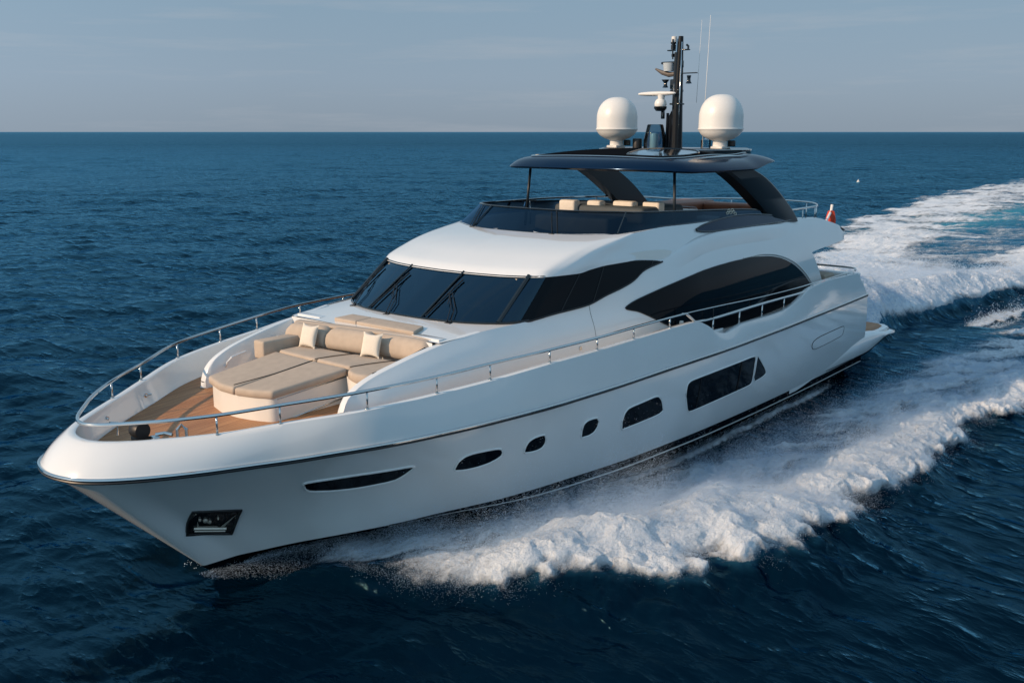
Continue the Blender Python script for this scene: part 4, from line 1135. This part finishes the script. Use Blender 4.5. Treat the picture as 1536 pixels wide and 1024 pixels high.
def billow(x, y, seed, o=4):
    s = 0; a = 1; t = 0
    for k in range(o):
        s = s + a * (1 - np.abs(2 * vnoise(x * 2 ** k + 31 * k, y * 2 ** k + 7 * k, seed + k) - 1)) ; t += a; a *= .5
    return s / t
def ip(x, pts):
    p = sorted(pts); return np.interp(x, [a for a, b in p], [b for a, b in p])
YO = [(0.5, .3), (-.4, 1.3), (-1.2, 2.7), (-1.9, 4.6), (-3.1, 6.4), (-4.4, 7.6), (-5.5, 8.3), (-6.7, 8.8), (-8.9, 9.3), (-10, 9.4), (-12.8, 9.3), (-15.8, 9.4), (-17.3, 9.1), (-22.8, 8.9), (-27, 9.0), (-45, 11), (-90, 18)]
YI = [(0.5, .3), (-.4, .9), (-1.2, 1.8), (-2.1, 3.0), (-4.6, 4.4), (-6.7, 5.3), (-7.7, 5.7), (-9.7, 6.4), (-12.9, 6.6), (-16.6, 6.8), (-20.9, 6.7), (-26.4, 7.2), (-29.4, 7.6), (-45, 9.2), (-90, 15)]
def yhull(x): return np.where(x > -25.2, np.maximum(0, yW(np.clip(x, -25.2, .14))) * .96, 2.7)
def cross(x, y, seed, a=.22, b=1.5, o=6, g=.62):
    return fbm((-.656 * x + .755 * y) * a, (-.755 * x - .656 * y) * b, seed, o, g)
def bow_fields(x, y):
    """foam density, height and aeration of the bow wave, y measured outward from the keel line"""
    wob = (fbm(x * .45, y * .45, 50, 4) - .5) * 2.2 + (fbm(x * 1.6, y * 1.6, 60, 4) - .5) * 1.0
    yo = ip(x, YO) + wob * ss(0, 3, -x) * 1.05; yi = ip(x, YI) + wob * .7 * ss(0, 3, -x)
    on = ss(.4, -.3, x) * ss(-80, -36, x)
    band = ss(-1.2, 1.3, y - yi) * ss(.15, -.55, y - yo)
    yh = yhull(x)
    mid = np.clip((y - yh) / np.maximum(.3, yi - yh), 0, 1)
    veil_f = .72 * ss(-17, -8, x) * ss(-.5, -2.6, x)
    veil_a = .78 * ss(.12, .75, mid) * ss(-6, -12, x) * ss(-75, -40, x)
    st = fbm(x * .5, y * 2.4, 70, 4)
    veil = (veil_f * (.45 + .55 * mid) * (.25 + 1.5 * st) + veil_a * np.clip(2.2 * cross(x, y, 72, .35, 1.6) - .45, 0, 1.3)) * ss(.3, -.3, y - yi) * ss(-.15, .15, y - yh)
    wash = .62 * np.exp(-((y - yh - .42) / .20) ** 2) * ss(-7, -10, x) * ss(-25, -21, x)
    D = np.maximum(np.maximum(band * (.86 + .25 * (fbm(x * .8, y * .8, 77, 3) - .5)) * ss(-.9, -3.4, x), veil), wash) * on
    amp = ip(x, [(0, .05), (-1, .25), (-3, .62), (-5, .85), (-9, .90), (-13, .70), (-18, .52), (-26, .36), (-40, .22), (-90, .1)])
    yc = yi + .55 * (yo - yi)
    w = np.where(y < yc, 1.5 * np.maximum(.5, (yo - yi)) * .6, .55 * np.maximum(.5, (yo - yi)))
    prof = np.exp(-((y - yc) / w) ** 2)
    H = amp * prof * on * (.5 + .95 * fbm(x * .6, y * .5, 81, 3))
    H = H - .42 * np.exp(-((x + .3) / 1.3) ** 2 - ((y - .5) / 1.0) ** 2)
    aer = (np.maximum(band * ss(-1.5, -4, x), .55 * ss(-2.5, -6, x) * ss(0, .6, mid) * ss(.5, -.5, y - yi)) * on)
    return D, H, aer
YPW = [(-24, 3.2), (-28, 2.6), (-32, 1.5), (-35, 1.2), (-39.6, 1.3), (-44, 2.0), (-49, 2.8), (-60, 4.5), (-100, 9), (-260, 22)]
YSW = [(-24, -3.2), (-28, -3.6), (-40, -6.6), (-62.6, -15.3), (-88, -23.6), (-109, -27.5), (-150, -33), (-180, -35), (-260, -38)]
def wake_fields(x, y):
    wob = (fbm(x * .16, y * .5, 90, 5) - .5) * 4.0 * ss(-28, -60, x) + (fbm(x * .9, y * .9, 95, 4) - .5) * 1.0
    yp = ip(x, YPW) + wob * .6; ys_ = ip(x, YSW) + wob * 1.3
    on = ss(-27.4, -28.6, x)
    ins = ss(.15, -.35, y - yp) * ss(-1.5, 3.0, y - ys_)
    c = np.clip((y - ys_) / (yp - ys_), 0, 1)
    streak = .45 * fbm(x * .25, y * .35, 100, 5, .6) + .55 * cross(x, y, 105, .16, 1.3, 6, .7)
    nearw = ss(-75, -38, x)
    portb = ss(.45, .75, c)
    starb = np.exp(-((c - .17) / .17) ** 2)
    base = np.maximum(np.maximum(nearw * 1.15 * ss(.0, .5, c), portb * 1.05 * ss(-190, -70, x)), starb * .74 + .40)
    turq = np.exp(-(((x + 104) / 24) ** 2 + ((y + 15) / 5.) ** 2))
    D = ins * np.clip(base * (-.32 + 2.45 * streak) - .55 * turq * (1.1 - streak), 0, 1.1) * on * ip(x, [(-28, 1), (-110, .85), (-180, .5), (-260, .2)])
    # thin foam ahead of the breaking edge
    stray = np.exp(-((y - ip(x, [(-36, 3.6), (-44, 4.2), (-60, 8)])) / 1.0) ** 2) * ss(-35, -39, x) * (fbm(x * .25, y * 1.5, 110, 5) > .5) * .62
    D = np.maximum(D, stray)
    H = on * (1.15 * np.exp(-((y - yp + 1.5) / 1.5) ** 2) * ip(x, [(-28, .3), (-31, 1.0), (-38, .95), (-50, .75), (-90, .4), (-200, .1)])
              + 1.7 * np.exp(-(((x + 32.5) / 3.6) ** 2 + ((y + 1.2) / 2.2) ** 2)) + .9 * np.exp(-(((x + 42) / 9) ** 2 + ((y + 4) / 4.) ** 2)))
    H = H * ss(.6, -.4, y - yp) * (.6 + .8 * fbm(x * .4, y * .5, 120, 4))
    return D, H, ins * on + turq * .6 * 0, turq

def grid_mesh(name, X, Y, Z, m, attrs):
    nr, nc = X.shape; co = np.stack([X, Y, Z], -1).reshape(-1, 3).astype(np.float32)
    i = np.arange(nr - 1)[:, None] * nc + np.arange(nc - 1)[None]; q = np.stack([i, i + 1, i + nc + 1, i + nc], -1).reshape(-1, 4)
    a3 = co[q[:50]]; nz = np.cross(a3[:, 1] - a3[:, 0], a3[:, 3] - a3[:, 0])[:, 2].mean()
    if nz < 0: q = q[:, ::-1]
    q = np.ascontiguousarray(q)
    me = bpy.data.meshes.new(name); me.vertices.add(len(co)); me.vertices.foreach_set('co', co.ravel())
    me.loops.add(q.size); me.loops.foreach_set('vertex_index', q.ravel().astype(np.int32))
    me.polygons.add(len(q)); me.polygons.foreach_set('loop_start', (np.arange(len(q)) * 4).astype(np.int32))
    me.polygons.foreach_set('use_smooth', np.ones(len(q), bool)); me.update(calc_edges=True)
    for k, a in attrs.items():
        at = me.attributes.new(k, 'FLOAT', 'POINT'); at.data.foreach_set('value', a.ravel().astype(np.float32))
    me.materials.append(m); return new_obj(name, me)

def sea_mat():
    m = bpy.data.materials.new('sea_water'); m.use_nodes = True; t = m.node_tree; b = t.nodes['Principled BSDF']
    b.inputs['Specular IOR Level'].default_value = 0; b.inputs['Roughness'].default_value = 1
    gl = t.nodes.new('ShaderNodeBsdfGlossy'); gl.inputs['Color'].default_value = (.24, .59, .80, 1)
    fr = t.nodes.new('ShaderNodeFresnel'); fr.inputs['IOR'].default_value = 1.333
    fm = t.nodes.new('ShaderNodeMath'); fm.operation = 'MULTIPLY'; fm.inputs[1].default_value = 1.05; fp = t.nodes.new('ShaderNodeMath'); fp.operation = 'POWER'; fp.inputs[1].default_value = 1.15
    ms = t.nodes.new('ShaderNodeMixShader'); t.links.new(fr.outputs[0], fp.inputs[0]); t.links.new(fp.outputs[0], fm.inputs[0]); fd = t.nodes.new('ShaderNodeMath'); fd.operation = 'MULTIPLY'; t.links.new(fm.outputs[0], fd.inputs[0]); t.links.new(fd.outputs[0], ms.inputs[0])
    t.links.new(b.outputs[0], ms.inputs[1]); t.links.new(gl.outputs[0], ms.inputs[2]); t.links.new(ms.outputs[0], t.nodes['Material Output'].inputs[0])
    at = t.nodes.new('ShaderNodeAttribute'); at.attribute_name = 'aer'
    tq = t.nodes.new('ShaderNodeAttribute'); tq.attribute_name = 'turq'
    a1 = t.nodes.new('ShaderNodeMix'); a1.data_type = 'RGBA'; a1.inputs[6].default_value = (.0003, .0062, .0150, 1); a1.inputs[7].default_value = (.020, .105, .185, 1)
    t.links.new(at.outputs['Fac'], a1.inputs[0])
    a2 = t.nodes.new('ShaderNodeMix'); a2.data_type = 'RGBA'; a2.inputs[7].default_value = (.06, .30, .36, 1)
    t.links.new(tq.outputs['Fac'], a2.inputs[0]); t.links.new(a1.outputs[2], a2.inputs[6]); t.links.new(a2.outputs[2], b.inputs['Base Color'])
    ge = t.nodes.new('ShaderNodeNewGeometry'); cd = t.nodes.new('ShaderNodeVectorMath'); cd.operation = 'DISTANCE'; cd.inputs[1].default_value = (-10, 0, 0)
    t.links.new(ge.outputs['Position'], cd.inputs[0])
    bumps = None
    for sc, dist, st in ((1.0, .060, 1.0), (4.5, .030, 1.0)):
        mp = t.nodes.new('ShaderNodeMapping'); mp.inputs['Rotation'].default_value = (0, 0, .64); mp.inputs['Scale'].default_value = (sc * .9, sc * .38, sc)
        mp.inputs['Rotation'].default_value = (0, 0, -math.atan2(.60, .80))
        t.links.new(ge.outputs['Position'], mp.inputs[0])
        n = t.nodes.new('ShaderNodeTexNoise'); n.inputs['Scale'].default_value = 1; n.inputs['Detail'].default_value = 6; n.inputs['Roughness'].default_value = .6
        if sc < 2: n.noise_type = 'RIDGED_MULTIFRACTAL'; n.inputs['Detail'].default_value = 4; n.inputs['Offset'].default_value = .9; n.inputs['Gain'].default_value = 1.6; n.normalize = True
        t.links.new(mp.outputs[0], n.inputs['Vector'])
        bp = t.nodes.new('ShaderNodeBump'); bp.inputs['Distance'].default_value = dist; bp.inputs['Strength'].default_value = st
        t.links.new(n.outputs[0], bp.inputs['Height'])
        if bumps: t.links.new(bumps.outputs[0], bp.inputs['Normal'])
        bumps = bp
    t.links.new(bumps.outputs[0], gl.inputs['Normal']); t.links.new(bumps.outputs[0], fr.inputs['Normal'])
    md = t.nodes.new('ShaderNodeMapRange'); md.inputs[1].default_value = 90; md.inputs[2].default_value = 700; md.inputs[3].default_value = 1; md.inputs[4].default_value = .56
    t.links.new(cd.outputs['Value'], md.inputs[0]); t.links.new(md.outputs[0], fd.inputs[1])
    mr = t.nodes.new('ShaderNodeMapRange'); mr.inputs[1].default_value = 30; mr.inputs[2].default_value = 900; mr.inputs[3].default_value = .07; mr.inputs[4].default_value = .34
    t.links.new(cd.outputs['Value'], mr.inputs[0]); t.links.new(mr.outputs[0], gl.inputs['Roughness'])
    return m
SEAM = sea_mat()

def foam_mat(name, streaks, s1=5.0):
    m = bpy.data.materials.new(name); m.use_nodes = True; t = m.node_tree; b = t.nodes['Principled BSDF']
    b.inputs['Roughness'].default_value = .9; b.inputs['Specular IOR Level'].default_value = .1
    b.inputs['Base Color'].default_value = (.74, .79, .84, 1)
    b.inputs['Subsurface Weight'].default_value = 0.0
    at = t.nodes.new('ShaderNodeAttribute'); at.attribute_name = 'foam'
    ge = t.nodes.new('ShaderNodeNewGeometry')
    mp = t.nodes.new('ShaderNodeMapping'); mp.inputs['Scale'].default_value = (s1 * (streaks), s1, s1); t.links.new(ge.outputs['Position'], mp.inputs[0])
    n = t.nodes.new('ShaderNodeTexNoise'); n.inputs['Scale'].default_value = 1; n.inputs['Detail'].default_value = 9; n.inputs['Roughness'].default_value = .72
    t.links.new(mp.outputs[0], n.inputs['Vector'])
    # alpha = smoothstep((foam*1.7 + noise - 1.0))
    ma = t.nodes.new('ShaderNodeMath'); ma.operation = 'MULTIPLY_ADD'; ma.inputs[1].default_value = 1.35; t.links.new(at.outputs['Fac'], ma.inputs[0]); t.links.new(n.outputs[0], ma.inputs[2])
    mr = t.nodes.new('ShaderNodeMapRange'); mr.interpolation_type = 'SMOOTHSTEP'; mr.inputs[1].default_value = .80; mr.inputs[2].default_value = 1.55; mr.inputs[3].default_value = 0; mr.inputs[4].default_value = 1
    t.links.new(ma.outputs[0], mr.inputs[0])
    tr = t.nodes.new('ShaderNodeBsdfTransparent'); mx = t.nodes.new('ShaderNodeMixShader'); o = t.nodes['Material Output']
    t.links.new(mr.outputs[0], mx.inputs[0]); t.links.new(tr.outputs[0], mx.inputs[1]); t.links.new(b.outputs[0], mx.inputs[2]); t.links.new(mx.outputs[0], o.inputs[0])
    n2 = t.nodes.new('ShaderNodeTexNoise'); n2.inputs['Scale'].default_value = 9; n2.inputs['Detail'].default_value = 7; n2.inputs['Roughness'].default_value = .7
    t.links.new(ge.outputs['Position'], n2.inputs['Vector'])
    bp = t.nodes.new('ShaderNodeBump'); bp.inputs['Distance'].default_value = .10; bp.inputs['Strength'].default_value = 1; t.links.new(n2.outputs[0], bp.inputs['Height']); t.links.new(bp.outputs[0], b.inputs['Normal'])
    return m

def sea_height(X, Y, fade=1.0):
    h1, a1, b1 = samp(T1, X, Y); h2, a2, b2 = samp(T2, X * .97 + Y * .24, Y * .97 - X * .24); h3, a3, b3 = samp(T3, X, Y)
    big = fbm(X * .018, Y * .018, 33, 3); k2 = .5 + 1.1 * big
    return h1 * k2 + h2 * k2 + h3, (a1 * k2 + a2 * 1.3) * 1.15, (b1 * k2 + b2 * 1.3) * 1.15
# polar sheet round the camera's foot, out to the horizon
r = np.concatenate([[.02, 1, 2, 3, 4], np.geomspace(5, 160, 820), np.geomspace(162, 2500, 260), np.geomspace(2700, 80000, 24)])
ca = math.atan2(FWD.y, FWD.x)
th = ca + np.radians(np.concatenate([np.linspace(-180, -47, 90)[:-1], np.linspace(-47, 47, 1050), np.linspace(47, 180, 90)[1:]]))
Rr, Th = np.meshgrid(r, th, indexing='ij')
X = CAM_LOC.x + Rr * np.cos(Th); Y = CAM_LOC.y + Rr * np.sin(Th)
fade = ss(2400, 300, Rr)
h, dx, dy = sea_height(X, Y)
near = (X > -110) & (X < 3) & (np.abs(Y) < 30)
D, H, A = bow_fields(X, np.abs(Y)); D2, H2, A2, TQ = wake_fields(X, Y)
calm = 1 - .65 * ss(5.2, 3.5, np.abs(Y)) * ss(2, 0, X) * ss(-34, -26, X)
Z = h * fade * calm + (H * .9 + H2 * .9)
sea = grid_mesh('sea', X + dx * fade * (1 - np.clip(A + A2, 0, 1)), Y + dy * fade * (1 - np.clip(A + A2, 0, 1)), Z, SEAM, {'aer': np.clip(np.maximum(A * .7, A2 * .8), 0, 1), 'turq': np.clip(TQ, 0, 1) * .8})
tag(sea, kind='structure')

# foam of the bow wave, port and starboard
gx = .5 - np.concatenate([np.arange(0, 34, .05), 34 + np.cumsum(np.linspace(.05, .35, 190))]); gy = np.concatenate([np.arange(.2, 12.5, .05), np.arange(12.5, 19, .12)])
X, Y = np.meshgrid(gx, gy, indexing='ij'); D, H, A = bow_fields(X, Y)
BW = foam_mat('bow_wave_foam', .8, 4.0)
LAST = {}
def foam_sheet(name, X, Y, D, H, m, side, lump, lab, wk):
    h, dx, dy = sea_height(X, Y * side); calm = 1 - .65 * ss(5.2, 3.5, np.abs(Y)) * ss(2, 0, X) * ss(-34, -26, X)
    k = ss(.25, .85, D)
    bl = billow(X * 1.1, Y * 1.1, 140, 5) - .45; b2 = billow(X * 3.3 + 5, Y * 3.3, 150, 4) - .45; b3 = fbm(X * 9, Y * 9, 160, 2) - .5
    Z = h * calm + H * .9 + (-.05 + .06 * ss(.02, .25, D)) + lump * (.55 + .45 * ss(-8, -18, X)) * k * (bl * .30 + b2 * .20 + b3 * .14 + .10 * (fbm(X * 22, Y * 22, 165, 2) - .5)) + .05 * k
    ox = (billow(X * 1.4, Y * 1.4, 170, 3) - .5) * .35 * k * lump; oy = (billow(X * 1.4, Y * 1.4, 180, 3) - .5) * .35 * k * lump
    LAST[name] = (X, Y * side, Z, D)
    o = grid_mesh(name, X + ox, (Y + oy) * side, Z, m, {'foam': np.clip(D, 0, 1.2)})
    tag(o, lab, 'foam', kind='stuff'); return o
foam_sheet('bow_wave', X, Y, D, H, BW, 1, 1.0, 'white churning bow wave foam rolling off the near side of the hull', 0)
LAST['near'] = LAST['bow_wave']
foam_sheet('bow_wave', X[::2, ::2], Y[::2, ::2], D[::2, ::2], H[::2, ::2], BW, -1, 1.0, 'white bow wave foam on the far side of the hull', 0)
gx = -27.5 - np.concatenate([np.arange(0, 25, .08), 25 + np.cumsum(np.linspace(.08, 1.3, 330))]); gy = np.concatenate([np.arange(-42, -16, .22), np.arange(-16, 13, .09)])
X, Y = np.meshgrid(gx, gy, indexing='ij'); D, H, A, TQ = wake_fields(X, Y)
foam_sheet('stern_wake', X, Y, D, H, foam_mat('wake_foam', .55, 1.8), 1, .75, 'broad streaked white wake trailing astern of the yacht', 1)

# flying spray: fine droplets
def droplets(name, P, S_, lab):
    n = len(P); T = np.array([[1, 1, 1], [1, -1, -1], [-1, 1, -1], [-1, -1, 1]], float) / math.sqrt(3)
    q = rng.normal(size=(n, 4)); q /= np.linalg.norm(q, axis=1)[:, None]; w, x, y, z = q.T
    R_ = np.stack([np.stack([1 - 2 * (y * y + z * z), 2 * (x * y - z * w), 2 * (x * z + y * w)], -1), np.stack([2 * (x * y + z * w), 1 - 2 * (x * x + z * z), 2 * (y * z - x * w)], -1), np.stack([2 * (x * z - y * w), 2 * (y * z + x * w), 1 - 2 * (x * x + y * y)], -1)], 1)
    V = np.einsum('nij,kj->nki', R_, T) * S_[:, None, None] + P[:, None, :]
    F = np.array([[0, 1, 2], [0, 3, 1], [0, 2, 3], [1, 3, 2]]); idx = (np.arange(n)[:, None, None] * 4 + F[None]).reshape(-1, 3)
    me = bpy.data.meshes.new(name); me.vertices.add(n * 4); me.vertices.foreach_set('co', V.astype(np.float32).ravel())
    me.loops.add(idx.size); me.loops.foreach_set('vertex_index', idx.ravel().astype(np.int32)); me.polygons.add(len(idx)); me.polygons.foreach_set('loop_start', (np.arange(len(idx)) * 3).astype(np.int32))
    me.polygons.foreach_set('use_smooth', np.ones(len(idx), bool)); me.update(calc_edges=True)
    me.materials.append(DROP); o = new_obj(name, me); tag(o, lab, 'spray', kind='stuff'); return o
DROP = mat('spray_droplets', (.72, .86, 1.0), .8)
def add_trans(m, col, k):
    t = m.node_tree; o = t.nodes['Material Output']; b = t.nodes['Principled BSDF']
    tl = t.nodes.new('ShaderNodeBsdfTranslucent'); tl.inputs[0].default_value = (*col, 1); mx = t.nodes.new('ShaderNodeMixShader'); mx.inputs[0].default_value = k
    dst = [l.to_socket for l in b.outputs[0].links]
    for l in list(b.outputs[0].links): t.links.remove(l)
    t.links.new(b.outputs[0], mx.inputs[1]); t.links.new(tl.outputs[0], mx.inputs[2])
    for d in dst: t.links.new(mx.outputs[0], d)
add_trans(DROP, (.75, .88, 1.0), .35)
def bow_spray(n, side):
    x = -rng.beta(1.25, 2.0, n) * 19 + .3
    yo, yi = ip(x, YO), ip(x, YI); yh = yhull(x)
    f = rng.beta(1.7, 1.35, n) * 1.06
    y = yh + (yo - yh) * f
    puff = fbm(x * .8, y * .5, 200, 4)
    env = ip(x, [(0.3, .06), (-1, .22), (-3, .55), (-6, 1.25), (-9, 1.45), (-12, 1.15), (-16, .6), (-19, .15)])
    base = env * (.22 + .78 * np.exp(-((f - .70) / .30) ** 2)) * (.18 + 1.6 * ss(.40, .66, puff))
    z = base * rng.random(n) ** 1.5 * (1 + .5 * rng.exponential(.35, n))
    keep = rng.random(n) < (.35 + .8 * ss(.34, .62, puff)) * ss(1.02, .80, f + .10 * rng.normal(size=n)) * ss(.04, .36, f)
    x, y, z = x[keep], y[keep], z[keep]
    keep2 = rng.random(len(x)) < .04 + .96 * ss(-1.2, -5.2, x); x, y, z = x[keep2], y[keep2], z[keep2]
    s_ = .0034 + .0040 * rng.random(len(x)) ** 3 + .004 * (rng.random(len(x)) < .003)
    return np.stack([x, side * y, z + .02], 1), s_
def on_sheet(key, n, xlim, sz, hgt):
    """droplets hovering just over the foam so that its surface breaks up"""
    X, Y, Z, D = LAST[key]; w = (D > .35) & (X > xlim); idx = np.flatnonzero(w.ravel())
    p = np.clip(D.ravel()[idx] - .2, 0, 1); p /= p.sum(); q = rng.choice(idx, n, p=p)
    x = X.ravel()[q] + rng.normal(size=n) * .05; y = Y.ravel()[q] + rng.normal(size=n) * .05; z = Z.ravel()[q]
    puff = ss(.42, .68, fbm(x * 1.3, y * 1.3, 230, 4)); z = z + rng.exponential(1, n) * (hgt * (.25 + 1.6 * puff))
    return np.stack([x, y, z], 1), sz * (.6 + rng.random(n) ** 2)
P, s_ = bow_spray(1150000, 1)
n = 9000; u = rng.random(n) ** .8; xx = -.6 - 3.6 * u; yy = yhull(xx) + .25 + .9 * u * rng.random(n) + rng.normal(size=n) * (.04 + .22 * u); zz = .03 + .30 * u ** .6 * rng.random(n)
P2 = np.stack([xx, yy, zz], 1); s2 = .0035 + .005 * rng.random(n) ** 3
droplets('bow_spray', np.vstack([P, P2]), np.concatenate([s_, s2]), 'fine white spray thrown off the bow wave beside the near side of the hull')
P, s_ = bow_spray(60000, -1)
droplets('bow_spray', P, s_ * 2.0, 'fine white spray on the far side of the hull')
P, s_ = on_sheet('near', 850000, -30, .0048, .16)
n = 200000; x = -1.5 - rng.random(n) ** 1.1 * 20
wob = ((fbm(x * .45, ip(x, YO) * .45, 50, 4) - .5) * 2.2 + (fbm(x * 1.6, ip(x, YO) * 1.6, 60, 4) - .5)) * ss(0, 3, -x) * 1.05
pf = ss(.36, .66, fbm(x * 1.1, x * .3, 240, 4)); y = ip(x, YO) + wob - .50 + rng.normal(size=n) * (.14 + .20 * pf)
z = rng.random(n) ** 2 * (.10 + .75 * pf) * ip(x, [(-1, .4), (-5, 1), (-12, .9), (-22, .4)])
kp = rng.random(n) < .25 + .75 * pf
P = np.vstack([P, np.stack([x, y, z + .02], 1)[kp]]); s_ = np.concatenate([s_, (.0028 + .0028 * rng.random(n) ** 2)[kp]])
droplets('crest_spray', P, s_, 'spray hovering over the rolling foam crest on the near side')
n = 160000; x = -28.5 - rng.beta(1.2, 2.2, n) * 26; y = ip(x, YPW) - np.abs(rng.normal(size=n)) * (1.6 + .15 * (-28 - x)) - .35
z = rng.random(n) ** 1.5 * (1.9 * np.exp(-((x + 32) / 5.) ** 2) + 1.0 * ss(-56, -36, x)) * (.3 + 1.2 * fbm(x * .6, y * .6, 220, 4))
P2, s2 = on_sheet('stern_wake', 200000, -60, .016, .14)
droplets('stern_spray', np.vstack([np.stack([x, y, z], 1), P2]), np.concatenate([.007 + .012 * rng.random(n) ** 3, s2]), 'white spray tossed up behind the swim platform')
